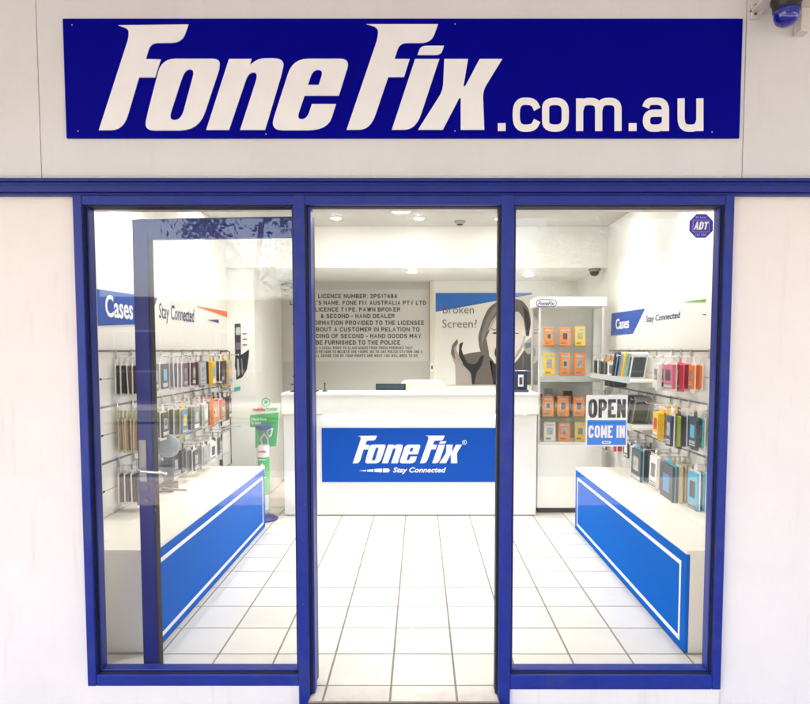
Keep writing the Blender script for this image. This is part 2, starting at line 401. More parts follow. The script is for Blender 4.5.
def tree(x, y, h, rx, label):
    t = thing('street_tree', label, 'tree', (x, y, -.42), 'trees across the road')
    bark = mat('pale_bark', (.30, .26, .21), .9, var=.3, scale=9, bump=.5)
    leafm = mat('tree_leaves', (.14, .20, .05), .5, var=.35, scale=1.5)
    rng = random.Random(int(x*10))
    mb = MB().tube([(x, y, -.42), (x+.05, y, h*.25), (x-.04, y+.05, h*.5), (x+.1, y, h*.75)], .13, 10, .05)
    tips = []
    for k in range(9):
        a = rng.uniform(0, 6.28); z0 = h*rng.uniform(.3, .6); e = Vector((x+math.cos(a)*rx*.6, y+math.sin(a)*rx*.6, z0+h*rng.uniform(.12, .3)))
        mb.tube([(x, y, z0), ((x+e.x)/2, (y+e.y)/2, (z0+e.z)/2+.15), tuple(e)], .05, 6, .015); tips.append(e)
    mb.build('trunk', bark, t, smooth=True)
    cl = [(e, rng.uniform(.5, .9)*rx*.5) for e in tips] + [(Vector((x+rng.uniform(-.6, .6)*rx, y+rng.uniform(-.6, .6)*rx, h*rng.uniform(.5, .98))), rx*rng.uniform(.25, .45)) for _ in range(14)]
    lv = MB()
    for cc, rr in cl:
        for _ in range(130):
            d = Vector((rng.gauss(0, 1), rng.gauss(0, 1), rng.gauss(0, 1))).normalized()*rr*rng.random()**.4
            p = cc+d; sx = rng.uniform(.05, .1)
            u = Vector((rng.gauss(0, 1), rng.gauss(0, 1), rng.gauss(0, 1))).normalized(); w = u.orthogonal().normalized()
            n = len(lv.v); lv.v += [tuple(p-u*sx), tuple(p+w*sx*.5), tuple(p+u*sx), tuple(p-w*sx*.5)]; lv.f.append((n, n+1, n+2, n+3))
    me = bpy.data.meshes.new('crown'); me.from_pydata(lv.v, [], lv.f); me.materials.append(leafm)
    link('crown', me, t)

def far_building():
    b = thing('low_building', 'brown low building across the road seen only in reflections', 'building', (4, -24, -.42))
    wm = mat('brown_render', (.20, .15, .12), .8, var=.15, scale=2)
    box('wall', wm, -14, 12, -26, -22, -.43, 3.4, b)
    box('roof', mat('tile_roof', (.22, .12, .09), .8, var=.2, scale=8), -14.4, 12.4, -26.4, -21.6, 3.4, 3.7, b)
    gm = mat('dark_pane', (.03, .04, .05), .1)
    for k in range(6):
        x = -12.3+k*4.1
        w = box('window', stripe_white, x, x+1.9, -21.99, -21.93, .7, 2.4, b)
        box('pane', gm, x+.08, x+1.82, -21.93, -21.915, .78, 2.32, w)

street()
tree(-4.3, -13.6, 6.6, 2.4, 'pale-trunked leafy street tree left of the camera across the road')
tree(4.9, -14.4, 5.4, 2.2, 'smaller leafy street tree right of the camera across the road')
far_building()

# ------------------------------------------------------------------ facade wall, band, sign
FY = -.035                                   # front plane of the blue frame
XL, XR = onY(72, 195, FY)[0], onY(735, 195, FY)[0]
HZ1, HZ0 = onY(400, 195, FY)[1], onY(400, 204.5, FY)[1]
SZA, SZB, SZ1 = onY(200, 686.5, FY)[1], onY(600, 690, FY)[1], onY(200, 675.5, FY)[1]
PL0, PL1, PR0, PR1 = onY(295.5, 400, FY)[0], onY(306.5, 400, FY)[0], onY(500.5, 400, FY)[0], onY(512.5, 400, FY)[0]
fw = thing('facade_wall', 'off-white painted shop front wall with plain fascia panels above', 'wall', (0, .07, -.12))
def pier(name, x0, x1, z0, z1, m, y0=0): return box(name, m, x0, x1, y0, .15, z0, z1, fw)
pier('pier', -6, XL, -.13, 2.34, wall_white)
pier('pier', XR, 6, -.13, 2.34, wall_white)
pier('plinth', XL, PL0, -.13, SZA, wall_white, -.02)
pier('plinth', PR1, XR, -.13, SZB, wall_white, -.02)
pier('lintel', -1.98, 1.98, HZ0+.008, 3.6, wall_white, .06)
for x0, x1 in ((-6, -4.153), (-4.15, -1.686), (-1.683, 1.432), (1.435, 3.8), (3.803, 6)):
    box('fascia_panel', fascia_white, x0, x1, -.004, .06, 2.34, 3.47, fw, .0015)

bd = thing('moulded_band', 'long royal blue moulded band running above windows and door', 'moulding', (0, -.02, 2.29))
for z0, z1, p in ((2.338, 2.353, .050), (2.322, 2.338, .040), (2.292, 2.322, .052), (2.2825, 2.292, .038)):
    box('bead', band_blue, -6, 6, -p, 0, z0, z1, bd, .003)

# main sign
SY = -.004
sg = thing('fascia_sign', 'wide navy fascia sign with large white FoneFix.com.au lettering', 'sign', (0, SY, 2.54))
SM = plane((0, SY-.012, 0), 'front')
x0, z1 = onY(62.5, 18.5, SY-.012); x1, z0 = onY(739.5, 138, SY-.012)
box('board', sign_navy, x0, x1, SY-.012, SY-.0005, z0, z1, sg, .001)
for px, py in ((78, 131), (266, 134), (455, 24), (455, 131), (712, 132), (72, 25)):
    x, z = onY(px, py, SY-.012)
    MB().lathe([(.003, 0), (.0022, .0015)], (x, SY-.0122, z), 'Y', 8).build('screw', steel, sg)

def zoom(ox, oy, sc): return lambda pts: [(ox+p[0]/sc, oy+p[1]/sc) + ((p[2]/sc,) if len(p) > 2 else ()) for p in pts]
Z1, Z2, Z3 = zoom(90, 15, 5.631), zoom(200, 45, 5.4), zoom(340, 15, 4.765)
LOGO = [
    [Z1([(160,60),(222,80,60),(218,135,20),(52,650),(190,650,90),(278,353),(368,353),(400,252),(316,250),(343,160,40),(520,158,60),(556,55)])],
    [Z1([(305,652,60),(330,540),(405,248,80),(735,248,50),(728,310,10),(615,652,110)]), Z1([(535,308,60),(592,308,45),(515,593,60),(443,593,50)])],
    [Z2([(158,77),(280,77),(270,110),(320,73,45),(460,73,70),(440,165,20),(352,460),(218,460),(318,150,55),(262,150,50),(158,460),(35,460)])],
    [Z2([(735,320),(605,320),(578,402,50),(522,402,40),(565,275),(750,275),(812,76,55),(502,76,85),(378,462,70),(690,462,110)]),
     Z2([(583,217),(610,136,50),(668,136,45),(642,217)])],
    [Z3([(126,45),(185,62,55),(178,118,20),(32,548),(145,548,75),(230,297),(305,297),(332,211),(260,211),(284,135,35),(435,135,50),(467,45)])],
    [Z3([(358,211),(473,211),(362,548,85),(247,548)])],
    [Z3([(369,192),(385,148,30),(495,148),(481,192,28)])],
    [Z3([(497,211),(610,211),(588,342),(597,340),(665,211),(773,211),(680,362,35),(687,548),(575,548),(575,397),(568,397),(490,548),(372,548),(490,362,35)])],
]
for lt in LOGO:
    flat('letter', [[onY(a, b, SY-.012) for a, b in arc_poly(lp)] for lp in lt], sign_white, SM, .004, sg)
Z4 = zoom(490, 85, 3.522)
COMAU = [[[(41,163),(41,135)]], [[(166,86),(152,58,24),(92,58,42),(92,153,42),(152,153,24),(166,126)]],
         [[(195.5,105),(195.5,58.5,34),(264.5,58.5,34),(264.5,153,34),(195.5,153,34),(195.5,105)]],
         [[(315,163),(315,48)], [(315,92),(324,59,24),(382,59,28),(382,163)], [(382,92),(391,59,24),(450,59,28),(450,163)]],
         [[(501.5,163),(501.5,135)]], [[(547,80),(556,58,20),(617,58,30),(617,163)], [(617,100),(550,100,27),(550,153,27),(600,153,16),(617,136)]],
         [[(672,48),(672,153,36),(728,153,22),(738,126)], [(738,48),(738,163)]]]
for glyph in COMAU:
    mb = MB()
    for si, st in enumerate(glyph):
        st = arc_poly(st, closed=False)
        ribbon(mb, [onY(*Z4([p])[0], SY-.012) for p in st], (27 if len(glyph) == 1 and len(st) == 2 else 24.5)/3.522*2.784/617, 0, .003+si*.0002)
    me = bpy.data.meshes.new('letter'); me.from_pydata(mb.v, [], mb.f); me.transform(SM); me.materials.append(sign_white); link('letter', me, sg)

# ------------------------------------------------------------------ shop front frame and glass
fr = thing('shopfront_frame', 'royal blue painted shop front frame holding two tall windows beside the doorway', 'window frame', (0, 0, -.12))
def fbox(name, x0, x1, y0, y1, z0, z1, m=frame_blue, bev=.003): return box(name, m, x0, x1, y0, y1, z0, z1, fr, bev)
F0, F1 = FY, .05
fbox('head_rail', XL, XR, F0+.004, F1, HZ0, HZ1)
for x0, x1, zb in ((XL, XL+.039, SZA+.001), (XR-.039, XR, SZB+.001), (PL0, PL1, -.12), (PR0, PR1, -.12)):
    fbox('post', x0, x1, F0, F1, zb, HZ1+.001)
bays = ((XL+.039, PL0, SZA), (PR1, XR-.039, SZB))
for a, b, SZ0 in bays:
    fbox('sill_rail', a, b, F0+.003, F1, SZ0, SZ1)
    # gasket line, then a set-back glazing bead, then the pane
    g = .006
    for q in ((a, a+g, SZ1, HZ0), (b-g, b, SZ1, HZ0), (a+g, b-g, SZ1, SZ1+g), (a+g, b-g, HZ0-.005, HZ0)):
        fbox('gasket', q[0], q[1], -.016, .046, q[2], q[3], gasket, 0)
    w = .014
    for q in ((a+g, a+w, SZ1+g, HZ0-.005), (b-w, b-g, SZ1+g, HZ0-.005), (a+w, b-w, SZ1+g, SZ1+w)):
        fbox('glazing_bead', q[0], q[1], -.006, .048, q[2], q[3])
    fbox('glass_pane', a+g*.6, b-g*.6, .030, .036, SZ1+.006, HZ0-.003, glass, 0)
# door stop in the doorway
fbox('door_stop', PL1+.008, PL1+.022, -.01, .045, 0, HZ0-.003); fbox('door_stop', PR0-.012, PR0, -.01, .045, 0, HZ0-.003, gasket, 0)
fbox('stop_gasket', PL1, PL1+.008, -.02, .04, 0, HZ0-.001, gasket, 0)
fbox('head_stop', PL1+.022, PR0-.012, .0, .04, HZ0-.004, HZ0-.0005, gasket, 0)
th = box('threshold', mat('worn_brown_threshold', (.10, .045, .035), .8, var=.4, scale=30), PL1, PR0, -.12, -.0755, -.12, -.008); th.parent = fr; th.location = (0, 0, .12)

# ------------------------------------------------------------------ open door, folded back behind the left window
dr = thing('glass_door', 'open blue framed glass door folded back behind the left window', 'door', (-.495, .075, .01))
dr.rotation_euler = (0, 0, R(-4.6))
def dbox(name, x0, x1, z0, z1, m=door_blue, y0=0, y1=.042, bev=.003, parent=dr):
    o = MB().box(x0, x1, y0, y1, z0, z1).build(name, m, None, bev); o.parent = parent; return o
DW = .865
dbox('stile', -DW, -DW+.074, .0, 2.205); dbox('stile', -.05, 0, 0, 2.205)
dbox('top_rail', -DW+.074, -.05, 2.112, 2.205); dbox('bottom_rail', -DW+.074, -.05, 0, .035)
dbox('glass_pane', -DW+.07, -.045, .03, 2.115, glass, .018, .024, 0)
dbox('edge_gasket', -DW+.074, -DW+.082, .035, 2.112, gasket, .004, .038, 0)
pl = dbox('lock_plate', -DW+.008, -DW+.045, .955, 1.16, rail_grey, -.006, .0, .002)
for z in (.93, .865):
    o = MB().lathe([(.012, .0), (.011, -.004)], (-DW+.04, -.0005, z), 'Y', 14).build('lock_barrel', black, None); o.parent = dr
o = MB().tube([(-DW+.026, -.005, 1.02), (-DW+.026, -.05, 1.02), (-DW+.05, -.058, 1.018), (-DW+.16, -.056, 1.012), (-DW+.165, -.052, 1.004)], .0075, 10).build('lever_handle', chrome, None, smooth=True); o.parent = dr
o = MB().tube([(-DW+.06, .042, .90), (-DW+.06, .095, .90), (-DW+.08, .10, .90), (-DW+.19, .10, .895)], .007, 10).build('lever_handle', rail_grey, None, smooth=True); o.parent = dr

# ------------------------------------------------------------------ room shell
LW, RW, CE, LC, BK = -1.98, 1.90, 2.846, 2.435, 4.82
fl = tag(MB().box(LW-.1, RW+.1, .151, BK, -.14, -.0012).box(PL1, PR0, -.075, .151, -.14, -.0012).build('floor', grout), 'pale tiled shop floor with dark grout lines', kind='structure')
xs = [-.445+.3075*k for k in range(-6, 9)]; ys = [.062+.3045*k for k in range(-1, 16)]
tm = {}
for i in range(len(xs)-1):
    for j in range(len(ys)-1):
        x0, x1 = max(xs[i], LW), min(xs[i+1], RW); y0, y1 = max(ys[j], -.075), ys[j+1]
        if j == 0: x0, x1 = max(x0, PL1), min(x1, PR0)
        if j == 1 and (x1 < PL1 or x0 > PR0): y0 = .152
        if x1-x0 < .03: continue
        g = .0032; k = (round(x1-x0, 3), round(y1-y0, 3))
        if k not in tm:
            w, h = (x1-x0)/2-g, (y1-y0)/2-g; e = .0025
            me = MB(); b = 0
            me.v = [(-w,-h,-.004),(w,-h,-.004),(w,h,-.004),(-w,h,-.004),(-w+e,-h+e,0),(w-e,-h+e,0),(w-e,h-e,0),(-w+e,h-e,0)]
            me.f = [(4,5,6,7),(0,1,5,4),(1,2,6,5),(2,3,7,6),(3,0,4,7)]
            tm[k] = me.mesh('tile', tile_mat)
        o = link('tile', tm[k], fl, loc=((x0+x1)/2, (y0+y1)/2, random.uniform(-.0006, .0003)))
        o.rotation_euler = (random.gauss(0, .0009), random.gauss(0, .0009), 0)

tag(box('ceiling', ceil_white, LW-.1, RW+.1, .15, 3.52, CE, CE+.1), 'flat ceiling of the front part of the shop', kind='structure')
tag(box('bulkhead', shop_white, LW-.1, RW+.1, 3.52, BK, LC, CE+.1), 'lowered ceiling bulkhead over the counter', kind='structure')
tag(box('wall_left', shop_white, LW-.1, LW, .15, 3.56, -.1, CE), 'white left side wall of the shop', kind='structure')
tag(box('wall_left_return', shop_white, LW-.1, -1.70, 3.56, BK, -.1, CE), 'white wall return behind the left rack', kind='structure')
tag(box('wall_right', shop_white, RW, RW+.1, .15, BK, -.1, CE), 'white right side wall of the shop', kind='structure')
tag(box('wall_back', shop_grey, LW, RW, BK, BK+.1, -.1, CE), 'grey back wall behind the counter', kind='structure')
tag(box('wall_partition', shop_white, .165, RW, 4.72, BK, -.1, LC), 'white partition wall behind the right half of the counter', kind='structure')
tag(box('door_jamb', mat('cream_jamb', (.62, .58, .48), .5), .125, .165, 4.70, BK, -.1, LC), 'cream door jamb at the partition edge', kind='structure')
for z in (1.38, 1.62):
    pass

# ------------------------------------------------------------------ downlights
lens_m = mat('lamp_lens', (1.0, .97, .90), .4, emit=16)
def downlight(x, y, z, r, label, watts=1.0, cone=118):
    t = thing('downlight', label, 'ceiling light', (x, y, z), 'recessed ceiling downlights')
    MB().lathe([(r*1.25, -.001), (r*1.25, -.006), (r*1.02, -.010), (r*1.0, -.003)], (x, y, z), 'Z', 20).build('trim_ring', stripe_white, t, smooth=True)
    MB().lathe([(r*.98, -.004), (r*.95, -.010), (r*.75, -.015), (r*.3, -.018)], (x, y, z), 'Z', 20).build('lens', lens_m, t, smooth=True)
    L = bpy.data.lights.new('lamp', 'SPOT'); L.energy = LAMP_W*watts; L.spot_size = R(cone); L.spot_blend = .75; L.shadow_soft_size = r; L.color = (1.0, .975, .925)
    o = bpy.data.objects.new('lamp', L); C.objects.link(o); o.parent = t; o.location = (0, 0, -.05)
downlight(-1.80, 2.74, CE, .05, 'glowing downlight at the top left close to the left wall', 1.0)
downlight(-1.78, 1.35, CE, .05, 'downlight over the near end of the left bench', 1.0)
downlight(-.17, 2.80, CE, .08, 'largest glowing downlight at the top centre of the doorway', 1.6)
downlight(-.10, 1.1, CE, .07, 'downlight over the floor just inside the doorway', 1.8)
downlight(-.79, 3.08, CE, .045, 'small glowing downlight seen at the top left in the doorway', .9)
downlight(-.01, 3.10, CE, .045, 'small glowing downlight right of the largest one', .9)
downlight(.76, 3.12, CE, .045, 'small glowing downlight at the right door post', .9)
downlight(1.55, 2.62, CE, .055, 'glowing downlight at the top of the right window', 1.05)
downlight(1.68, 1.45, CE, .05, 'downlight over the near end of the right bench', 1.05)
downlight(-.085, 3.81, LC, .05, 'glowing downlight in the lowered ceiling behind the counter', .8)
downlight(1.2, 4.1, LC, .05, 'downlight in front of the poster behind the counter', .6)

sd_ = thing('smoke_detector', 'small grey smoke detector on the ceiling right of the lights', 'detector', (.385, 3.25, CE))
MB().lathe([(.055, 0), (.055, -.014), (.04, -.03), (.02, -.034)], (.385, 3.25, CE), 'Z', 20).build('housing', mat('detector_grey', (.32, .31, .29), .6), sd_, smooth=True)
MB().lathe([(.03, -.03), (.026, -.042)], (.385, 3.25, CE), 'Z', 16).build('grille', black, sd_)
dc = thing('dome_camera', 'small dark dome camera under the lowered ceiling inside the right window', 'camera', (1.80, 3.62, LC))
MB().lathe([(.06, 0), (.06, -.02), (.05, -.03)], (1.80, 3.62, LC), 'Z', 20).build('base', mat('camera_grey', (.2, .19, .18), .5), dc, smooth=True)
MB().lathe([(.048, -.028), (.045, -.05), (.03, -.068), (.01, -.075)], (1.80, 3.62, LC), 'Z', 20).build('dome', mat('smoked_dome', (.02, .016, .014), .1), dc, smooth=True)

# ------------------------------------------------------------------ benches
def bench(side, label):
    s = -1 if side == 'left' else 1
    xi, xo = (-1.40, LW) if s < 0 else (1.392, RW)
    y0, y1 = (.375, 2.70) if s < 0 else (.365, 2.66)
    t = thing('display_bench', label, 'bench', ((xi+xo)/2, (y0+y1)/2, 0), 'long low display benches')
    lo, hi = min(xi, xo), max(xi, xo)
    a, b = (lo, hi-.019) if s < 0 else (lo+.019, hi)
    box('end_panel', bench_white, a+.001, b-.001, y0+.001, y0+.019, .004, .534, t, .001)
    box('end_panel', bench_white, a+.001, b-.001, y1-.019, y1-.001, .004, .534, t, .001)
    box('carcass', bench_white, a+.004, b-.004, y0+.0195, y1-.0195, .03, .53, t)
    mid = a+(b-a)*.47 if s < 0 else b-(b-a)*.47
    box('top_board', bench_white, lo, mid-.0015, y0-.004, y1+.004, .534, .556, t, .0015)
    box('top_board', bench_white, mid+.0015, hi, y0-.004, y1+.004, .534, .556, t, .0015)
    f0, f1 = (hi-.019, hi) if s < 0 else (lo, lo+.019)
    fp = box('front_panel', blue_panel, f0, f1, y0, y1, .006, .5335, t, .0015)
    px = hi+.0012 if s < 0 else lo-.0012; q0, q1 = sorted((px, hi+.0001 if s < 0 else lo-.0001))
    w = .024; m = .062
    for zz in ((.455, .455+w), (.045, .045+w)): box('stripe', stripe_white, q0, q1, y0+m, y1-m, zz[0], zz[1], t)
    for yy in ((y0+m, y0+m+w*.8), (y1-m-w*.8, y1-m)): box('stripe', stripe_white, q0, q1, yy[0], yy[1], .069, .455, t)
    return t
bench('left', 'long white display bench with cobalt front along the left wall')
bench('right', 'long white display bench with cobalt front along the right wall')

PC = {'white': (.78,.77,.74), 'black': (.015,.015,.017), 'grey': (.20,.20,.21), 'lightgrey': (.45,.46,.46), 'brown': (.10,.05,.035), 'tan': (.33,.20,.09),
      'kraft': (.36,.22,.08), 'navy': (.03,.035,.11), 'mauve': (.20,.12,.20), 'yellow': (.80,.50,.02), 'orange': (.85,.20,.02), 'salmon': (.75,.16,.09),
      'teal': (.04,.42,.40), 'maroon': (.08,.015,.03), 'green': (.14,.22,.10), 'blue': (.05,.22,.45), 'lime': (.40,.50,.05), 'red': (.62,.03,.06), 'slate': (.045,.06,.075), 'cream': (.60,.54,.40), 'skyblue': (.10,.42,.62), 'pink': (.70,.16,.26)}
def pm(c): return mat('pack_'+c, PC[c], .38, var=.10, scale=30)
def print_mat():
    m = mat('printed_picture', (.5, .5, .5), .35); nt = m.node_tree; b = nt.nodes['Principled BSDF']
    tc = nt.nodes['Texture Coordinate']; oi = nt.nodes.new('ShaderNodeObjectInfo')
    ad = nt.nodes.new('ShaderNodeVectorMath'); ad.operation = 'ADD'; nt.links.new(tc.outputs['Object'], ad.inputs[0])
    sc = nt.nodes.new('ShaderNodeVectorMath'); sc.operation = 'SCALE'; sc.inputs[3].default_value = 9
    nt.links.new(oi.outputs['Random'], sc.inputs[0]); nt.links.new(sc.outputs[0], ad.inputs[1])
    v = nt.nodes.new('ShaderNodeTexVoronoi'); v.inputs['Scale'].default_value = 32; nt.links.new(ad.outputs[0], v.inputs['Vector'])
    hs = nt.nodes.new('ShaderNodeHueSaturation'); hs.inputs['Saturation'].default_value = .45; hs.inputs['Value'].default_value = .55
    nt.links.new(v.outputs['Color'], hs.inputs['Color']); nt.links.new(hs.outputs[0], b.inputs['Base Color'])
    return m
def lines_mat(name, paper, inkc):
    m = mat(name, paper, .45); nt = m.node_tree; b = nt.nodes['Principled BSDF']; tc = nt.nodes['Texture Coordinate']
    br = nt.nodes.new('ShaderNodeTexBrick'); br.inputs['Scale'].default_value = 90; br.inputs['Mortar Size'].default_value = .03
    br.inputs['Color1'].default_value = (*inkc, 1); br.inputs['Color2'].default_value = (*paper, 1); br.inputs['Mortar'].default_value = (*paper, 1)
    mp = nt.nodes.new('ShaderNodeMapping'); mp.inputs['Rotation'].default_value = (R(90), 0, R(90))
    nt.links.new(tc.outputs['Object'], mp.inputs[0]); nt.links.new(mp.outputs[0], br.inputs['Vector']); nt.links.new(br.outputs[0], b.inputs['Base Color'])
    return m
PICTURE = print_mat(); LINES_L = lines_mat('caption_light', (.7, .7, .68), (.08, .08, .1)); LINES_D = lines_mat('caption_dark', (.05, .05, .06), (.6, .6, .6))
clear_m = mat('blister_edge', (.72, .72, .70), .25)
# ------------------------------------------------------------------ slat walls, rails and hooks
RAILS = (1.594, 1.245, .895)
def slatwall(side, y0, y1, hooks, label):
    s = 1 if side == 'left' else -1
    X = LW if s > 0 else RW
    t = thing('slat_wall', label, 'display rack', (X, (y0+y1)/2, .56))
    zs = [.558, .72, .895, 1.07, 1.245, 1.42, 1.594]
    for k in range(6):
        a, b = sorted((X+s*.0005, X+s*.016))
        box('slat_board', laminate, a, b, y0, y1, zs[k]+.002, zs[k+1]-.002, t, .001)
    rl = {}
    for z in RAILS:
        a, b = sorted((X+s*.002, X+s*.022))
        rl[z] = box('rail', rail_grey, a, b, y0, y1, z-.006, z+.006, t, .001)
    for z in (.72, 1.07, 1.42):
        a, b = sorted((X+s*.0155, X+s*.0175)); box('open_slot', black, a, b, y0, y0+.10 if s > 0 else y0+.05, z-.006, z+.006, t)
    hm = None
    for z, y in hooks:
        me = MB()
        a, b = sorted((X+s*.0225, X+s*.027)); me.box(a, b, y-.008, y+.008, z-.055, z+.012)
        me.tube([(X+s*.024, y, z-.042), (X+s*.20, y, z-.042), (X+s*.215, y, z-.03)], .0035, 6)
        tk = MB().box(*sorted((X+s*.216, X+s*.2175)), y-.016, y+.016, z-.052, z-.030).mesh('price_ticket', LINES_L)
        h_ = me.build('hook', chrome if z > .9 else steel); h_.parent = rl[z]
        if (int(y*100)+int(z*100)) % 2: link('price_ticket', tk).parent = h_
    return t
LH = [1.17, 1.385, 1.61, 1.86, 2.07, 2.29, 2.53, 2.77, 2.95, 3.2]
slatwall('left', .9, 3.5, [(z, y) for z in RAILS for y in LH], 'white slat wall with dark rails and chrome hooks above left bench')
RH = [1.20, 1.48, 1.64, 1.80, 2.12, 2.30, 2.48, 2.73, 2.98, 3.2]
slatwall('right', .9, 3.34, [(z, y) for z in RAILS for y in RH], 'white slat wall with dark rails and chrome hooks above right bench')

# ------------------------------------------------------------------ hanging packs
_pk = {}
def pack_meshes(w, h, d):
    """card with a hang tab and a punched slot, and the case body on it; local: x = out of wall, y = along, z = up, origin at the hook hole"""
    k = (w, h, d)
    if k in _pk: return _pk[k]
    top = -.034
    c = MB()
    out = arc_poly([(-w/2, top-h, .012), (w/2, top-h, .012), (w/2, top, .014), (.022, top, .006), (.018, .012, .010), (-.018, .012, .010), (-.022, top, .006), (-w/2, top, .014)])
    c.prism(out, 0, .0022, 'X'); c.prism(arc_poly([(-w/2+.001, top-h+.012, .012), (w/2-.001, top-h+.012, .012), (w/2-.001, top-.004, .012), (-w/2+.001, top-.004, .012)]), .0021, .0065, 'X')
    b = MB().prism(arc_poly([(-w/2+.006, top-h+.02, .010), (w/2-.006, top-h+.02, .010), (w/2-.006, top-.012, .010), (-w/2+.006, top-.012, .010)]), .0066, max(d, .020), 'X')
    d = max(d, .020)
    p = MB().box(d+.0002, d+.0012, -w*.26, w*.26, top-h*.62, top-h*.24)
    st = MB().box(d+.0002, d+.0012, -w/2+.014, w/2-.014, top-h+.03, top-h+.03+h*.15)
    _pk[k] = [q.mesh(n) for q, n in ((c, 'card'), (b, 'case'), (p, 'picture'), (st, 'caption'))]
    return _pk[k]
def put(name, me, m, parent):
    o = bpy.data.objects.new(name, me); C.objects.link(o); o.parent = parent
    if not me.materials: me.materials.append(None)
    o.material_slots[0].link = 'OBJECT'; o.material_slots[0].material = m
    return o
ORD = 'first second third fourth fifth sixth seventh eighth ninth tenth eleventh twelfth thirteenth fourteenth fifteenth sixteenth seventeenth eighteenth nineteenth'.split()
for tens, ty in (('twenty', 'twentieth'), ('thirty', 'thirtieth'), ('forty', 'fortieth'), ('fifty', 'fiftieth')):
    ORD += [ty] + [tens+'-'+o for o in ORD[:9]]
SCOL = {'lightgrey': 'pale grey', 'kraft': 'kraft brown', 'slate': 'dark slate', 'skyblue': 'sky blue'}
ROWN = {1.594: 'top', 1.245: 'middle', .895: 'bottom'}
count = {}
def stack(side, z, y, packs, w=.115, h=.21, gap=.034, d=.020, x0=.045, group=None):
    s = 1 if side == 'left' else -1
    X = LW if s > 0 else RW
    for i, spec in enumerate(packs):
        card, col, pic = (spec + (None,))[:3] if len(spec) < 3 else spec
        n = count[(side, z)] = count.get((side, z), 0)+1
        nm = SCOL.get(col, col)
        t = thing('phone_case_pack', f'{nm} pack on {SCOL.get(card, card)} card, {ORD[n-1]} from window, {ROWN[z]} row of {side} rack', 'phone case', (X+s*(x0+i*gap), y+random.uniform(-.006, .006), z-.0475), group or f'packs hanging on the {side} rack')
        t.rotation_euler = (random.gauss(0, .015), random.gauss(0, .01), random.gauss(0, .05) + (math.pi if s < 0 else 0))
        ms = pack_meshes(w, h, d)
        put('card', ms[0], pm(card), t); put('case', ms[1], pm(col), t)
        if not pic and i == len(packs)-1: pic = random.choice(['white', 'lightgrey', 'slate', 'cream', 'skyblue'])
        if pic: put('picture', ms[2], PICTURE if random.random() < .55 else pm(pic), t)
        if i == len(packs)-1 or pic: put('caption', ms[3], LINES_L if col in ('black','grey','slate','navy','brown','maroon') or random.random() < .5 else LINES_D, t)
T, Mi, B = RAILS
W_, K_ = 'white', 'black'
G3 = .030
stack('left', T, 1.17, [(W_, K_), (W_, K_), (W_, 'brown'), (W_, K_), (W_, 'grey')], gap=.036, d=.030, w=.12)
stack('left', T, 1.385, [(W_, 'tan'), (W_, 'brown'), ('kraft', 'brown'), (W_, 'tan'), ('lightgrey', 'grey')], gap=G3)
stack('left', T, 1.61, [(W_, K_), (W_, 'navy'), (W_, K_)], gap=.045)
stack('left', T, 1.86, [(W_, 'lightgrey'), (W_, 'navy'), ('lightgrey', 'navy'), (W_, 'navy'), (W_, 'mauve'), (W_, 'mauve')], w=.09, gap=.029, d=.019)
stack('left', T, 2.07, [(W_, 'grey'), (W_, K_), (W_, 'grey'), (W_, 'mauve'), (W_, 'maroon')], w=.09, gap=.034, d=.019)
stack('left', T, 2.29, [(W_, 'grey'), ('lightgrey', 'grey'), (W_, K_), ('grey', 'lightgrey', 'yellow')], w=.12, h=.22, gap=.042)
stack('left', T, 2.53, [('yellow', 'yellow'), (W_, K_), (W_, 'navy'), ('yellow', 'yellow')], w=.10, h=.225, d=.032, gap=.042)
stack('left', T, 2.77, [(W_, 'navy'), (W_, 'navy'), ('lightgrey', 'navy'), (W_, 'navy'), (W_, 'maroon')], w=.09, gap=.034, d=.022)
stack('left', T, 2.95, [(W_, K_), ('lightgrey', 'grey'), ('yellow', 'grey'), ('yellow', 'lightgrey', 'yellow')], w=.11, h=.25, gap=.05)
stack('left', Mi, 1.17, [('cream', 'kraft')]*5+[(W_, 'teal')], gap=.027, d=.019, h=.225)
stack('left', Mi, 1.385, [('cream', 'kraft')]*4+[('cream', 'tan')], gap=.027, d=.019, h=.215)
stack('left', Mi, 1.61, [(W_, 'tan'), (W_, K_), (W_, K_)], gap=.045)
stack('left', Mi, 1.86, [('lightgrey', 'grey'), (W_, K_), (W_, 'grey'), ('yellow', 'blue', 'yellow')], h=.22, gap=.045)
stack('left', Mi, 2.07, [(W_, K_), (W_, K_), (W_, K_), (W_, K_), ('lightgrey', 'grey')], gap=.036, d=.024)
stack('left', Mi, 2.29, [(W_, 'tan'), ('tan', 'navy'), (W_, 'grey'), (W_, 'lightgrey'), (W_, 'lightgrey')], gap=.036)
stack('left', Mi, 2.53, [(W_, 'brown'), ('orange', 'orange'), (W_, K_), ('orange', 'orange', 'lightgrey')], w=.12, h=.23, d=.034, gap=.044)
stack('left', Mi, 2.77, [(W_, 'brown'), (W_, 'brown'), (W_, 'grey'), (W_, 'salmon')], h=.21, gap=.042, d=.028)
stack('left', Mi, 2.95, [(K_, K_), (K_, K_), (K_, K_), (K_, 'maroon')], w=.12, h=.22, gap=.044, d=.03)
stack('left', B, 1.17, [(W_, K_), (W_, K_), (W_, K_), (K_, 'grey')], gap=.040, d=.032, w=.12)
stack('left', B, 1.385, [('cream', 'white'), (W_, 'grey'), ('yellow', 'cream')], gap=.045)
stack('left', B, 1.86, [(K_, 'slate'), (W_, K_)], h=.19, gap=.05, d=.03)
stack('left', B, 2.07, [(W_, K_), (K_, 'grey'), ('lightgrey', 'grey'), (W_, 'slate')], h=.19, gap=.045)
stack('left', B, 2.29, [(W_, 'cream'), (W_, 'brown'), ('cream', 'lightgrey'), (W_, 'lightgrey', 'grey')], h=.19, gap=.045)
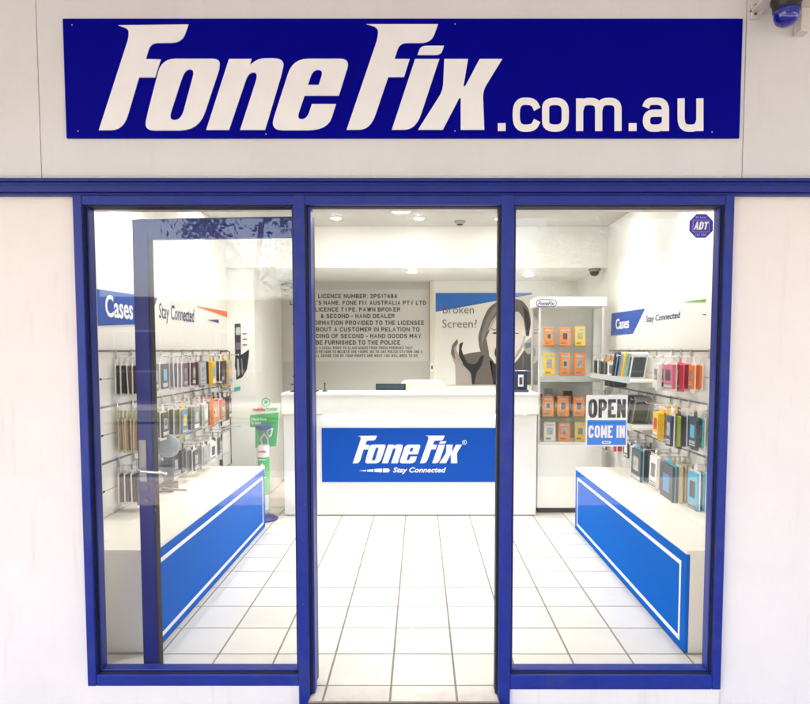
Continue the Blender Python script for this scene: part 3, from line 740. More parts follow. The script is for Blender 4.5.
stack('left', B, 2.53, [(W_, 'white', 'grey'), (W_, 'grey'), (W_, 'white', 'slate')], w=.14, h=.2, gap=.055, d=.03)
stack('left', B, 2.77, [(W_, 'white'), ('grey', 'slate'), ('grey', 'slate')], w=.07, h=.17, gap=.05)
# right rack
stack('right', T, 3.2, [('orange', 'yellow'), ('yellow', 'orange'), (W_, 'teal'), (W_, K_)], w=.08, h=.19, gap=.045)
stack('right', T, 1.47, [(W_, 'red'), ('pink', 'red', 'white'), (W_, 'pink', 'slate')], w=.18, h=.20, gap=.055, d=.03)
stack('right', T, 1.73, [(W_, 'lightgrey'), (W_, 'white', 'grey'), (W_, 'white', 'lightgrey')], w=.13, h=.21, gap=.05, d=.024)
stack('right', T, 1.27, [(W_, 'orange'), (W_, 'orange', 'grey')], w=.07, h=.19, gap=.05)
stack('right', Mi, 1.64, [('yellow', 'yellow', 'orange'), ('yellow', 'yellow', 'red'), ('yellow', 'yellow', 'red')], w=.11, h=.22, gap=.052, d=.045)
stack('right', Mi, 1.40, [(W_, 'blue'), (W_, 'slate'), ('slate', 'lime'), (W_, 'navy', 'lightgrey')], w=.09, h=.24, gap=.042, d=.026)
stack('right', Mi, 1.22, [(W_, 'teal', 'white'), ('slate', 'slate', 'skyblue')], w=.11, h=.22, gap=.05)
stack('right', B, 2.73, [(W_, 'red', 'white'), (W_, 'red', 'white'), (W_, 'red', 'white')], w=.14, h=.14, gap=.05, d=.03)
stack('right', Mi, 1.86, [(W_, 'cream'), ('lightgrey', 'grey', 'white')], w=.11, h=.2, gap=.05)
stack('right', B, 2.98, [(W_, 'grey'), (W_, 'white', 'slate'), ('lightgrey', 'slate')], w=.10, h=.17, gap=.05)
stack('right', Mi, 3.2, [(W_, K_), ('lightgrey', 'teal'), (W_, 'navy', 'white')], w=.10, h=.19, gap=.05)
stack('right', B, 3.2, [(W_, 'brown'), (W_, K_, 'white')], w=.10, h=.19, gap=.05)
stack('right', B, 2.30, [(W_, 'red', 'white'), (W_, 'white', 'slate')], w=.11, h=.19, gap=.06)
stack('right', B, 2.48, [(W_, K_, 'lightgrey'), (W_, 'slate', 'white')], w=.12, h=.16, gap=.06)
stack('right', B, 2.12, [('slate', 'slate'), ('grey', 'slate'), ('skyblue', 'slate', 'navy')], w=.24, h=.29, gap=.045, d=.025)
stack('right', B, 1.80, [('white', 'white'), ('white', 'white', 'grey')], w=.14, h=.27, gap=.06, x0=.06)
stack('right', B, 1.48, [('cream', 'cream'), ('cream', 'tan'), ('cream', 'cream'), ('skyblue', 'slate', 'blue')], w=.24, h=.33, gap=.034, d=.024)
stack('right', B, 1.20, [(W_, 'skyblue', 'white'), (W_, 'skyblue', 'slate')], w=.14, h=.29, gap=.05)

# ---- black wire end frames at the far end of the left rack
for z0, z1, where in ((1.225, 1.585, 'top'), (.83, 1.205, 'middle'), (.43, .80, 'lowest')):
    X = LW+.03
    t = thing('wire_frame', f'black wire end frame at the far end of left rack, {where} of three', 'wire frame', (X, 3.4, z0), 'wire end frames')
    MB().tube([(X, 3.24, z0), (X, 3.52, z0), (X, 3.52, z1), (X, 3.24, z1), (X, 3.24, z0)], .006, 6).build('wire_loop', black, t)
    for zz in (z0+.06, z1-.06): box('mount_bar', black, LW+.001, X, 3.235, 3.247, zz-.03, zz+.03, t)

def leaner(x, y, z, ang, w, h, d, body, face, label, rz=0):
    t = thing('phone_case_pack', label, 'phone case', (x, y, z)); t.rotation_euler = (0, ang, rz)
    def p(name, m, *q, bev=0):
        o = MB().box(*q).build(name, m, None, bev); o.parent = t
    p('case', pm(body), 0, d, -w/2, w/2, 0, h, bev=.004); p('face', pm(face), d, d+.0015, -w/2+.012, w/2-.012, .02, h-.02)
leaner(-1.93, 3.12, .93, R(18), .09, .24, .025, 'black', 'grey', 'black phone pack leaning at the far end of left middle row')
leaner(-1.93, 2.6, .557, R(16), .09, .24, .02, 'white', 'green', 'white edged green pack leaning on the far end of left bench')

# ---- round device on the left bench behind the door handle
t = thing('round_speaker', 'round pale grey speaker on a dark stand behind the door handle', 'speaker', (-1.86, 1.72, .556))
MB().lathe([(.082, .026), (.086, .014), (.084, 0), (.066, -.014)], (-1.855, 1.70, .893), 'Y', 32).build('disc', mat('pale_mesh', (.30, .36, .39), .5, var=.1, scale=60), t, smooth=True)
box('body', pm('slate'), -1.90, -1.83, 1.72, 1.75, .62, .86, t, .006)
box('base', pm('black'), -1.915, -1.815, 1.67, 1.79, .5565, .62, t, .006)
box('badge', pm('red'), -1.88, -1.865, 1.668, 1.671, .58, .60, t)

# ---- shelves on the right rack with leaning packs
def shelf(y0, y1, z, label, items, dep=.26):
    t = thing('rack_shelf', label, 'shelf', (RW-.02, (y0+y1)/2, z))
    box('shelf_board', laminate, RW-dep, RW-.0225, y0, y1, z-.02, z, t, .003)
    box('front_lip', mat('clear_lip', (.55, .60, .60), .15), RW-dep-.004, RW-dep, y0, y1, z-.028, z+.018, t)
    for yb in (y0+.04, y1-.04): box('bracket', steel, RW-.16, RW-.0225, yb-.003, yb+.003, z-.06, z-.0201, t)
    for i, (yc, w, h, d, ang, body, face, lab) in enumerate(items):
        q = thing('phone_case_pack', lab, 'phone case', (RW-.19, yc, z+.002)); q.rotation_euler = (ang, 0, 0)
        a = MB().box(0, w, -d/2, d/2, 0, h).build('case', pm(body), None, .003); a.parent = q
        a = MB().box(.012, w-.012, -d/2-.0012, -d/2, .02, h-.03).build('face', pm(face), None); a.parent = q
        a = MB().box(-.0012, 0, -d/2+.003, d/2-.003, .015, h-.015).build('spine', pm(face), None); a.parent = q
def upright(y, col, face, i): return (y, .10, .125, .028, 0, col, face, f'{SCOL.get(col, col)} case standing upright on upper right shelf, {ORD[i]} from the cabinet')
def lean(y, h, col, face, where, i): return (y, .13, h, .036, R(24), col, face, f'{SCOL.get(col, col)} pack leaning on {where} right shelf, {ORD[i]} from the cabinet')
up = [upright(3.05-i*.055, c, f, i) for i, (c, f) in enumerate((('black','grey'), ('slate','black'), ('grey','slate'), ('black','slate'), ('white','grey')))]
up += [lean(2.70-i*.085, .23, c, f, 'upper', i) for i, (c, f) in enumerate((('slate','black'), ('black','blue'), ('lightgrey','blue'), ('yellow','yellow'), ('lightgrey','teal'), ('white','slate')))]
shelf(2.02, 3.12, 1.365, 'white upper shelf with leaning packs on right rack', up)
lo = [lean(2.62-i*.085, .24, c, f, 'lower', i) for i, (c, f) in enumerate((('white','skyblue'), ('white','teal'), ('lightgrey','green'), ('slate','maroon'), ('black','slate'), ('grey','black')))]
shelf(1.95, 3.05, 1.00, 'white lower shelf with leaning packs on right rack', lo)
t = thing('storage_row', 'row of small black boxes hung beneath upper right shelf', 'box', (RW-.1, 2.9, 1.26))
for i in range(5): box('small_box', pm('black' if i % 2 else 'slate'), RW-.14, RW-.03, 3.04-i*.06, 3.08-i*.06, 1.262, 1.335, t, .003)

# ------------------------------------------------------------------ wall graphics
ink = mat('navy_ink', (.012, .025, .16), .5)
graphic_blue = mat('graphic_blue', (.012, .075, .40), .4)
def case_header(side, label, pts, cases, stay, extra):
    X = LW if side == 'left' else RW
    s = 1 if side == 'left' else -1
    PLM = plane((X+s*.0008, 0, 0), side)
    def q(px, py):
        y, z = onX(px, py, X); return (s*y, z)
    t = thing('wall_graphic', label, 'wall graphic', (X, onX(*pts[0], X)[0], 1.75), 'wall header graphics')
    flat('blue_panel', [[q(*p) for p in pts]], graphic_blue, PLM, .002, t)
    P2 = plane((X+s*.003, 0, 0), side)
    a, b = q(*cases[:2]), q(*cases[2:]); text('Cases', P2, a[0], a[1], b[0], b[1], stripe_white, t, bold=.02)
    a, b = q(*stay[:2]), q(*stay[2:]); text('Stay Connected', PLM, a[0], a[1], b[0], b[1], ink, t, bold=.006, name='slogan', shear=.12)
    for pp, m in extra: flat('swoosh', [[q(*p) for p in pp]], m, PLM, .002, t)
case_header('left', 'blue Cases panel and Stay Connected slogan on the left wall', [(90,288),(157,298),(148,324),(90,326)], (105,317,132,299), (159,323,194,309),
            [([(196,306),(227,311.5),(227,317)], mat('orange_ink', (.75, .14, .02), .5)), ([(207,320),(218.5,319.5),(218.5,323)], ink)])
case_header('right', 'blue Cases panel and Stay Connected slogan on the right wall', [(612,313.5),(645,308.5),(633,333.5),(611,335.5)], (616,329.5,629.5,317), (646,324,680.5,311),
            [([(684,302),(706,299),(706,301.5)], mat('green_ink', (.10, .38, .03), .5)), ([(701,314),(706,314),(706,315)], ink)])

# ------------------------------------------------------------------ counter
CF = 3.08
ct = thing('service_counter', 'white service counter with cobalt FoneFix panel facing the door', 'counter', (-.1, CF+.3, 0))
CX0, CX1 = -1.315, 1.125
box('front_panel', laminate, CX0+.01, CX1-.01, CF, CF+.03, .012, .975, ct, .001)
box('kick_strip', mat('kick_grey', (.35, .34, .32), .5), CX0+.012, CX1-.012, CF+.012, CF+.03, -.002, .012, ct)
box('front_fascia', laminate, CX0, CX1, CF-.045, CF+.03, .99, 1.165, ct, .003)
box('top_slab', laminate, CX0-.004, CX1+.004, CF-.05, CF+.36, 1.166, 1.192, ct, .003)
box('side_panel', laminate, CX0, CX0+.03, CF+.031, CF+.62, .0, 1.165, ct, .002)
box('side_panel', laminate, CX1-.03, CX1, CF+.031, CF+.62, .0, 1.165, ct, .002)
box('worktop', laminate, CX0+.031, CX1-.031, CF+.031, CF+.75, .86, .885, ct)
ledm = mat('led_strip', (.85, .93, 1.0), .5, emit=2.2)
box('led_strip', ledm, -.92, .76, CF-.02, CF-.012, .978, .9885, ct)
PY0 = CF-.008
x0, z0 = onY(322, 482, PY0); x1, z1 = onY(500.5, 428, PY0)
cs = box('sign_panel', mat('counter_blue', (.003, .075, .44), .4, spec=.2), x0, x1, PY0, CF-.0005, z0, z1, ct, .001)
CM = plane((0, PY0-.0006, 0), 'front')
def tocounter(p): return (352.8+(p[0]-99.5)*.2715, 463.4+(p[1]-131)*.2615)
for lt in LOGO:
    flat('letter', [[onY(*tocounter(p), PY0) for p in arc_poly(lp)] for lp in lt], stripe_white, CM, .003, cs)
a, b = onY(393, 472.8, PY0), onY(446, 467.3, PY0)
text('Stay Connected', CM, a[0], a[1]-.012, b[0], b[1], stripe_white, cs, bold=.025, shear=.25, name='slogan')
a = onY(464.5, 442.3, PY0)
ring = [(a[0]+.022*math.cos(k*.3142), a[1]+.022*math.sin(k*.3142)) for k in range(20)]; ring2 = [(a[0]+.017*math.cos(k*.3142), a[1]+.017*math.sin(k*.3142)) for k in range(20)]
flat('registered_mark', [ring, ring2], stripe_white, CM, .002, cs)
text('R', CM, a[0]-.008, a[1]-.010, a[0]+.008, a[1]+.010, stripe_white, cs, bold=.02, name='registered_letter')
for pp in ([(359,470.6),(366,469.9),(366,471.3)], [(367,469.8),(373.5,469.2),(373.5,471.8),(367,471.4)], [(374.5,469),(382,468.5),(382,472.3),(374.5,471.9)], [(383,468.4),(388.5,468.6),(390,470.4),(388.5,472.2),(383,472.4)]):
    flat('dash_mark', [[onY(*p, PY0) for p in pp]], stripe_white, CM, .003, cs)

# on and behind the counter
mt = thing('computer_screen', 'black computer screen just showing above the counter', 'monitor', (-.32, 3.75, .885))
box('housing', black, -.47, -.15, 3.74, 3.765, 1.02, 1.243, mt, .006)
box('display', mat('screen_glow', (.012, .022, .03), .2, emit=.3), -.455, -.165, 3.7385, 3.7399, 1.04, 1.228, mt)
box('stand', black, -.33, -.29, 3.755, 3.775, .90, 1.1, mt); box('foot', black, -.41, -.21, 3.70, 3.82, .8852, .899, mt, .003)
ch = thing('office_chair', 'cream chair whose rounded back shows above the counter', 'chair', (.06, 4.25, 0))
crm = mat('cream_leather', (.72, .66, .50), .45, var=.06)
prof = arc_poly([(-.20, .62, .06), (.27, .62, .06), (.29, 1.262, .10), (-.23, 1.262, .10)])
MB().prism(prof, 4.20, 4.28, 'Y').build('backrest', crm, ch, .02)
box('seat', crm, -.2, .27, 4.28, 4.70, .44, .54, ch, .03)
box('back_bracket', black, .01, .06, 4.28, 4.34, .46, .75, ch)
MB().tube([(.035, 4.48, .08), (.035, 4.48, .45)], .03, 12).build('stem', steel, ch, smooth=True)
for k in range(5):
    a = k*1.2566; MB().tube([(.035, 4.48, .085), (.035+.22*math.cos(a), 4.48+.2*math.sin(a), .05)], .018, 8).build('base_arm', black, ch)
    MB().lathe([(.022, -.015), (.022, .015)], (.035+.22*math.cos(a), 4.48+.2*math.sin(a), .022), 'X', 12).build('castor', black, ch)
ds = thing('display_stand', 'small blue acrylic phone display stand on the counter by right post', 'display stand', (.97, 3.2, 1.192))
box('base', pm('navy'), .90, 1.05, 3.14, 3.26, 1.1925, 1.215, ds, .004)
box('back_plate', mat('blue_acrylic', (.012, .035, .075), .2), .905, 1.045, 3.20, 3.212, 1.215, 1.40, ds, .003)
box('phone_card', pm('white'), .955, 1.005, 3.19, 3.1995, 1.245, 1.36, ds); box('phone_picture', pm('slate'), .965, .995, 3.188, 3.1898, 1.265, 1.335, ds)
rk = thing('accessory_rack', 'black wire accessory rack on the counter beside left door post', 'rack', (-1.17, 3.22, 1.192))
box('base', black, -1.26, -1.0, 3.17, 3.29, 1.1925, 1.205, rk, .003)
MB().tube([(-1.16, 3.24, 1.2), (-1.16, 3.24, 1.50)], .008, 8).build('post', black, rk)
for k, z in enumerate((1.26, 1.34, 1.42)):
    box('arm', black, -1.26+.02*k, -1.04-.02*k, 3.2, 3.215, z, z+.012, rk); box('holder', pm('slate'), -1.10-.02*k, -1.05-.02*k, 3.18, 3.2, z-.03, z+.03, rk, .002)
t = thing('pen_stand', 'small dark pen stand on the counter right of the wire rack', 'pen stand', (-.93, 3.22, 1.192))
MB().lathe([(.028, 0), (.024, .01), (.006, .02), (.005, .07), (.012, .08), (.004, .09)], (-.93, 3.22, 1.1925), 'Z', 14).build('stand', black, t, smooth=True)

# ------------------------------------------------------------------ licence sign on the back wall
LY = BK-.004
ls = thing('licence_sign', 'pale grey licence notice in black capitals on the back wall', 'notice', (-.75, LY, 1.45))
a, b = onY(283, 361.5, LY), onY(429, 289.5, LY)
box('sheet', mat('notice_sheet', (.56, .55, .52), .35), a[0], b[0], LY, BK-.0005, a[1], b[1], ls)
LM = plane((0, LY-.0004, 0), 'front'); nk = mat('notice_ink', (.05, .05, .05), .5)
for s_, xa, xb, ya, yb in (
    ('LICENCE NUMBER: 2PS17484', 318.1, 397.1, 298.3, 294), ("LICENSEE'S NAME: FONE FIX AUSTRALIA PTY LTD", 290, 426, 305, 300.7),
    ('LICENCE TYPE: PAWN BROKER', 315.2, 400.2, 311.6, 307.3), ('& SECOND - HAND DEALER', 320.7, 394.7, 318.1, 313.9),
    ('ANY INFORMATION PROVIDED TO THE LICENSEE', 291.9, 424.1, 325, 320.6), ('OR ABOUT A CUSTOMER IN RELATION TO', 302, 419.6, 331.5, 327.2),
    ('TRADING OF SECOND - HAND GOODS MAY', 304.5, 421.3, 338.1, 333.9), ('BE FURNISHED TO THE POLICE', 315.9, 400.2, 344.7, 340.3),
    ('YOU HAVE A LEGAL RIGHT TO CLAIM GOODS FROM THESE PREMISES THAT', 303, 412.7, 349.1, 346.6),
    ('YOU HAVE GOOD REASON TO BELIEVE ARE YOURS, GO TO ANY POLICE STATION AND A', 293.6, 422.4, 353, 350.4), ('OFFICER WILL ADVISE YOU OF YOUR RIGHTS AND WHAT YOU WILL NEED TO DO', 298.5, 417.5, 357, 354.4)):
    a, b = onY(xa, ya, LY), onY(xb, yb, LY); caps(s_, LM, a[0], a[1], b[0], b[1], nk, ls, t=.21, sp=.75, name='text_line', space=1.1)['kind'] = 'stuff'

# ------------------------------------------------------------------ poster "Broken Screen?"
PO = 4.712
po = thing('wall_poster', 'large poster of a shouting woman with the words Broken Screen', 'poster', (.8, PO, 1.15))
Zp = zoom(430, 280, 5.864)
def pp(pts, d=0): return [onY(x, y, PO) for x, y in arc_poly(Zp(pts))]
paper = mat('poster_paper', (.68, .66, .62), .5)
a, b = pp([(33, 616)])[0], pp([(600, 75)])[0]
box('paper', paper, a[0], b[0], PO, 4.7195, a[1], b[1], po)
def ink_layer(name, pts, col, k, holes=()):
    return flat(name, [pp(pts)] + [pp(h) for h in holes], mat('poster_ink_%d_%d_%d' % tuple(int(c*100) for c in col), col, .5), plane((0, PO-.0006*k, 0), 'front'), .0006, po)
tp, dk, md, lt_ = (.125, .105, .095), (.014, .013, .013), (.21, .185, .17), (.38, .355, .335)
ink_layer('blue_wedge', [(33,76),(600,76),(600,84),(33,187)], (.02, .13, .45), 1)
ink_layer('shoulder', [(185,440,20),(250,425,20),(300,420),(345,440),(375,480),(385,614),(250,614),(200,560)], tp, 1)
ink_layer('coat', [(350,470),(400,500),(470,520),(520,460),(565,390),(592,330),(592,614),(372,614)], (.075, .068, .066), 1)
ink_layer('collar', [(360,470),(392,505),(396,614),(372,614)], dk, 2)
ink_layer('hair', [(288,395,20),(282,330,20),(312,225,30),(345,160,25),(400,122,25),(470,106,20),(540,118,25),(580,170,25),(593,250,20),(580,330),(562,330),(548,225,20),(520,186),(430,190),(385,230),(352,290),(330,340),(345,420),(350,470,10),(330,490,10),(310,450)], tp, 3)
ink_layer('hair_strand', [(300,330,10),(330,230,20),(370,165,20),(430,135,20),(500,125),(440,150,20),(385,185,20),(345,260,20),(318,340),(305,385)], md, 4)
ink_layer('hair_strand', [(335,300),(360,240,15),(400,195,15),(440,170,15),(480,165),(430,188,10),(385,228),(352,288)], lt_, 4)
ink_layer('hair_strand', [(545,150),(575,190,10),(588,260,10),(578,320),(566,320),(556,235,10)], dk, 4)
ink_layer('face', [(331,340),(352,290),(386,231),(430,192),(520,188),(547,226,20),(562,320,30),(545,400,40),(510,452,30),(470,500,20),(420,512,20),(375,465,30),(345,418,20)], (.58, .53, .48), 4)
ink_layer('eyebrow', [(352,282),(375,290),(402,288),(402,293),(372,295)], dk, 5)
ink_layer('eye', [(362,312),(380,304,6),(400,310),(382,318,6)], dk, 5)
ink_layer('nose_shade', [(418,300),(432,350),(440,372),(424,378),(420,350)], (.36, .31, .28), 5)
ink_layer('cheek_shade', [(548,330),(562,330),(545,400,30),(510,452,20),(478,494,10),(505,430,20),(535,385,20)], (.38, .33, .30), 5)
ink_layer('eyebrow', [(490,306),(520,312),(520,317),(492,311)], dk, 5)
ink_layer('mouth', [(375,425,20),(390,385,15),(420,390,20),(430,430,20),(415,460,15),(385,455,15)], dk, 5)
ink_layer('teeth', [(392,400,6),(416,402,6),(420,425,6),(396,430,6)], (.75, .72, .68), 6)
ink_layer('forearm', [(122,430,10),(130,380,10),(160,345,6),(166,366,6),(152,405,10),(168,440),(195,500,10),(240,540),(250,614),(150,614),(148,500)], (.34, .30, .27), 2)
ink_layer('finger_shade', [(122,430,10),(130,380,10),(160,345,6),(163,366),(140,400,8),(148,470)], tp, 3)
ink_layer('dark_sleeve', [(172,375,6),(196,361,8),(184,405,10),(196,440,10),(218,488,15),(268,495,15),(300,445,10),(319,439,8),(302,500,20),(272,545,15),(259,612),(246,612),(240,545,15),(198,500,15),(168,440,10)], dk, 5)
ink_layer('raised_hand', [(545,380),(575,345,10),(600,340),(600,420),(575,440,10),(552,410)], (.42, .30, .26), 5)
ink_layer('phone', [(556,372),(590,365),(592,395),(560,402)], (.08, .18, .25), 6)
PT = plane((0, PO-.0006, 0), 'front'); grey_ink = mat('grey_ink', (.11, .10, .10), .5)
for s_, q in (('Broken', (75,197,257,150)), ('Screen?', (72,280,275,232))):
    (a, b) = pp([q[:2]])[0], pp([q[2:]])[0]; text(s_, plane((0, PO-.0012, 0), 'front'), a[0], a[1], b[0], b[1], grey_ink, po, bold=-.004, name='headline', th=.0006)
sw = thing('light_switch', 'dark light switch on the cream jamb beside the poster', 'switch', (.145, 4.70, 1.38))
box('plate', pm('white'), .128, .162, 4.692, 4.6995, 1.33, 1.45, sw, .002); box('rocker', black, .137, .153, 4.688, 4.6918, 1.37, 1.41, sw)

# ------------------------------------------------------------------ phone poster on the left return wall
HY = 3.56
hp = thing('hand_poster', 'narrow black and grey hand and phone decal on the left return wall', 'decal', (-1.84, HY, 1.3))
Zh = zoom(225, 300, 5.87); HM = plane((0, HY-.0008, 0), 'front')
def hq(pts): return [onY(x, y, HY) for x, y in arc_poly(Zh(pts))]
flat('phone', [hq([(56,140,8),(92,138,8),(94,325),(60,330)])], mat('decal_dark', (.035, .035, .037), .45), HM, .0015, hp)
HM2 = plane((0, HY-.0025, 0), 'front')
flat('badge', [hq([(64,160,8),(90,158,8),(90,205,8),(64,207,8)])], pm('lightgrey'), HM2, .001, hp)
flat('badge', [hq([(62,250,8),(92,248,8),(92,290,8),(64,292,8)])], pm('mauve'), HM2, .001, hp)
flat('hand', [hq([(60,330),(95,322),(142,290),(140,330),(128,410,8),(100,455),(66,468),(66,420),(58,390)])], mat('decal_black', (.018, .018, .02), .5), HM, .0015, hp)
flat('finger_line', [hq([(70,345),(80,345),(86,440),(76,450)])], pm('lightgrey'), HM2, .001, hp)
flat('finger_line', [hq([(94,345),(100,340),(108,430),(100,440)])], pm('grey'), HM2, .001, hp)
flat('teal_tab', [hq([(54,515),(90,506),(90,530),(54,538)])], pm('teal'), HM, .0015, hp)
for y in (195, 228, 260): flat('caption_line', [hq([(104,y),(128,y-2),(128,y+6),(104,y+8)])], pm('grey'), HM, .0015, hp)

# ------------------------------------------------------------------ recycling tube
rx, ry = -1.47, 2.95
ru = thing('recycling_tube', 'green and white phone recycling tube on a blue base behind left bench', 'recycling bin', (rx, ry, 0))
leaf = mat('recycle_green', (.03, .42, .10), .45); navy_pl = mat('navy_plastic', (.012, .03, .18), .35); tube_white = mat('tube_white', (.72, .74, .72), .3)
MB().lathe([(.125, 0), (.125, .012), (.10, .03), (.058, .045)], (rx, ry, .002), 'Z', 28).build('base', navy_pl, ru, smooth=True)
MB().lathe([(.052, .045), (.052, .875)], (rx, ry, 0), 'Z', 24).build('tube', glass_mat('clear_tube', (.86, .9, .88), .06), ru, smooth=True)
MB().lathe([(.047, .10), (.047, .24)], (rx, ry, 0), 'Z', 24).build('label_sleeve', tube_white, ru, smooth=True)
MB().lathe([(.053, .33), (.053, .60)], (rx, ry, 0), 'Z', 24).build('label_sleeve', leaf, ru, smooth=True)
MB().lathe([(.0535, .60), (.0535, .71)], (rx, ry, 0), 'Z', 24).build('label_sleeve', tube_white, ru, smooth=True)
MB().lathe([(.0535, .27), (.0535, .33)], (rx, ry, 0), 'Z', 24).build('label_sleeve', leaf, ru, smooth=True)
MB().lathe([(.053, .825), (.072, .835), (.075, .865), (.05, .868)], (rx, ry, .03), 'Z', 24).build('cap', navy_pl, ru, smooth=True)
hy = ry+.075
RM = plane((0, hy-.004, 0), 'front')
Zr = zoom(230, 380, 4.7)
def rq(pts): return [onY(x, y, hy) for x, y in arc_poly(Zr(pts))]
flat('header_board', [rq([(95,135,8),(140,128,6),(150,95,18),(168,72,14),(188,95,18),(198,110,6),(238,108,8),(232,190),(222,310),(118,322),(118,222),(95,222)])], tube_white, plane((0, hy, 0), 'front'), .004, ru)
flat('green_field', [rq([(95,165),(230,152),(228,192),(218,310),(120,320),(120,222),(95,222)])], leaf, RM, .001, ru)
RM2 = plane((0, hy-.0052, 0), 'front')
cx, cz = rq([(169, 104)])[0]
flat('ring_emblem', [[(cx+.042*math.cos(k*.2618), cz+.042*math.sin(k*.2618)) for k in range(24)], [(cx+.034*math.cos(k*.2618), cz+.034*math.sin(k*.2618)) for k in range(24)]], leaf, RM, .001, ru)
flat('leaf_emblem', [[(cx-.016, cz-.014), (cx+.012, cz-.016), (cx+.016, cz+.012), (cx-.006, cz+.018)]], leaf, RM, .001, ru)
for s_, q, m in (('mobile', (108,146,165,130), mat('muster_red', (.6, .03, .04), .5)), ('muster', (167,144,224,127), leaf)):
    a, b = rq([q[:2]])[0], rq([q[2:]])[0]; text(s_, RM, a[0], a[1], b[0], b[1], m, ru, bold=.03, name='brand_text')
for s_, q in (('Hand fone', (102,190,172,176)), ('in here', (102,208,146,194))):
    a, b = rq([q[:2]])[0], rq([q[2:]])[0]; text(s_, RM2, a[0], a[1], b[0], b[1], stripe_white, ru, bold=.03, name='slogan')
flat('phone_drawing', [rq([(140,275),(162,245),(182,275),(184,310),(150,318)]), rq([(150,277),(162,260),(174,278),(176,302),(156,308)])], stripe_white, RM2, .001, ru)
flat('hand_drawing', [rq([(170,245),(185,222),(205,226),(196,262),(184,270)]), rq([(178,247),(187,233),(196,235),(190,255),(184,260)])], stripe_white, RM2, .001, ru)
a, b = rq([(138,354)])[0], rq([(176,345)])[0]
text('mobile', plane((0, ry-.0545, 0), 'front'), rx-.035, .645, rx+.035, .67, MATS['muster_red'], ru, bold=.03, name='brand_text')
flat('phone_drawing', [[(rx-.02, .44), (rx+.02, .44), (rx+.026, .52), (rx, .55), (rx-.026, .52)], [(rx-.012, .45), (rx+.012, .45), (rx+.014, .5), (rx-.014, .5)]], stripe_white, plane((0, ry-.0545, 0), 'front'), .001, ru)
for z in (.41, .575): box('text_bar', stripe_white, rx-.034, rx+.034, ry-.0555, ry-.0535, z, z+.008, ru)

# ------------------------------------------------------------------ display cabinet
KX0, KX1, KY0, KY1 = 1.145, 1.775, 3.17, 3.55
cb = thing('display_cabinet', 'tall white glass display cabinet right of the counter', 'cabinet', (1.46, 3.36, 0))
alu = mat('cabinet_frame', (.62, .62, .60), .35, .3)
box('toe_kick', mat('toe_dark', (.05, .045, .04), .7), KX0+.02, KX1-.02, KY0+.04, KY1, 0, .05, cb)
box('base_cupboard', laminate, KX0, KX1, KY0+.02, KY1, .05, .685, cb, .002)
box('cupboard_door', laminate, KX0+.003, KX1-.003, KY0, KY0+.0195, .055, .68, cb, .002)
box('back_panel', mat('cabinet_back', (.80, .81, .78), .25, var=.05), KX0+.02, KX1-.02, KY1-.02, KY1, .686, 2.02, cb)
for a, b in ((KX0, KX0+.022), (KX1-.022, KX1)):
    for c_, d_ in ((KY0, KY0+.022), (KY1-.022, KY1)): box('corner_post', alu, a, b, c_, d_, .686, 2.02, cb, .002)
    xm = (a+b)/2; box('side_glass', cab_glass, xm-.003, xm+.003, KY0+.022, KY1-.022, .69, 2.02, cb)
box('door_glass', cab_glass, KX0+.022, KX1-.022, KY0+.006, KY0+.011, .70, 2.015, cb)
box('header', laminate, KX0-.02, KX1+.02, KY0-.005, KY1, 2.021, 2.11, cb, .003)
box('mid_divider', alu, KX0+.022, KX1-.022, KY0+.012, KY1-.021, 1.29, 1.345, cb, .002)
for z in (1.638, .945): box('glass_shelf', cab_glass, KX0+.022, KX1-.022, KY0+.03, KY1-.022, z-.008, z, cb)
box('floor_shelf', laminate, KX0+.022, KX1-.022, KY0+.012, KY1-.0205, .686, .70, cb)
KM = plane((0, KY0-.0062, 0), 'front'); kx, kz = onY(546.2, 303.3, KY0)
def stadium(cx, cz, w, h, n=10):
    r = h/2; return [(cx+w/2-r+r*math.cos(t), cz+r*math.sin(t)) for t in [math.pi*(-.5+i/n) for i in range(n+1)]] + [(cx-w/2+r+r*math.cos(t), cz+r*math.sin(t)) for t in [math.pi*(.5+i/n) for i in range(n+1)]]
flat('oval_badge', [stadium(kx, kz, .20, .075), stadium(kx, kz, .185, .06)], ink, KM, .001, cb)
text('FoneFix', KM, kx-.08, kz-.02, kx+.08, kz+.02, ink, cb, bold=.02, shear=.3, name='badge_lettering')
def cab_pack(px0, px1, py0, py1, col, row, n, zf):
    Yp = KY0+.07
    a, b = onY(px0, py1, Yp), onY(px1, py0, Yp); w = b[0]-a[0]; h = b[1]-a[1]; xc = (a[0]+b[0])/2
    t = thing('gadget_pack', f'{col} gadget pack in the display cabinet, {row} row, {n} from the left', 'gadget pack', (xc, Yp, zf), 'gadget packs in the display cabinet')
    m = mat('cab_'+col, {'orange': (.88, .24, .02), 'yellow': (.90, .55, .03), 'white': (.75, .70, .62)}[col], .4)
    t.rotation_euler = (R(-4), 0, random.gauss(0, .03))
    def p(nm, mm, *q, bev=0):
        o = MB().box(*q).build(nm, mm, None, bev); o.parent = t
    h = b[1]-zf-.002
    p('box', m, -w/2, w/2, 0, .035, .002, h, bev=.004)
    p('window', pm('lightgrey'), -w*.26, w*.26, -.0012, -.0002, h*.34, h*.72)
    k_ = random.uniform(-.04, .04); p('device', PICTURE if random.random() < .5 else pm(random.choice(['green', 'slate', 'grey', 'brown'])) if col != 'white' else pm('orange'), -w*(.17+k_), w*(.17+k_), -.0024, -.0013, h*(.38-k_), h*(.66+k_))
    p('caption', LINES_L, -w*.36, w*.36, -.0012, -.0002, h*.80, h*.90); p('footer', LINES_D, -w*.36, w*.1, -.0012, -.0002, h*.10, h*.20)
    # little easel behind the box
    o = MB().box(-w*.42, w*.42, .036, .042, 0, h*.8).build('easel', pm('grey'), None); o.parent = t
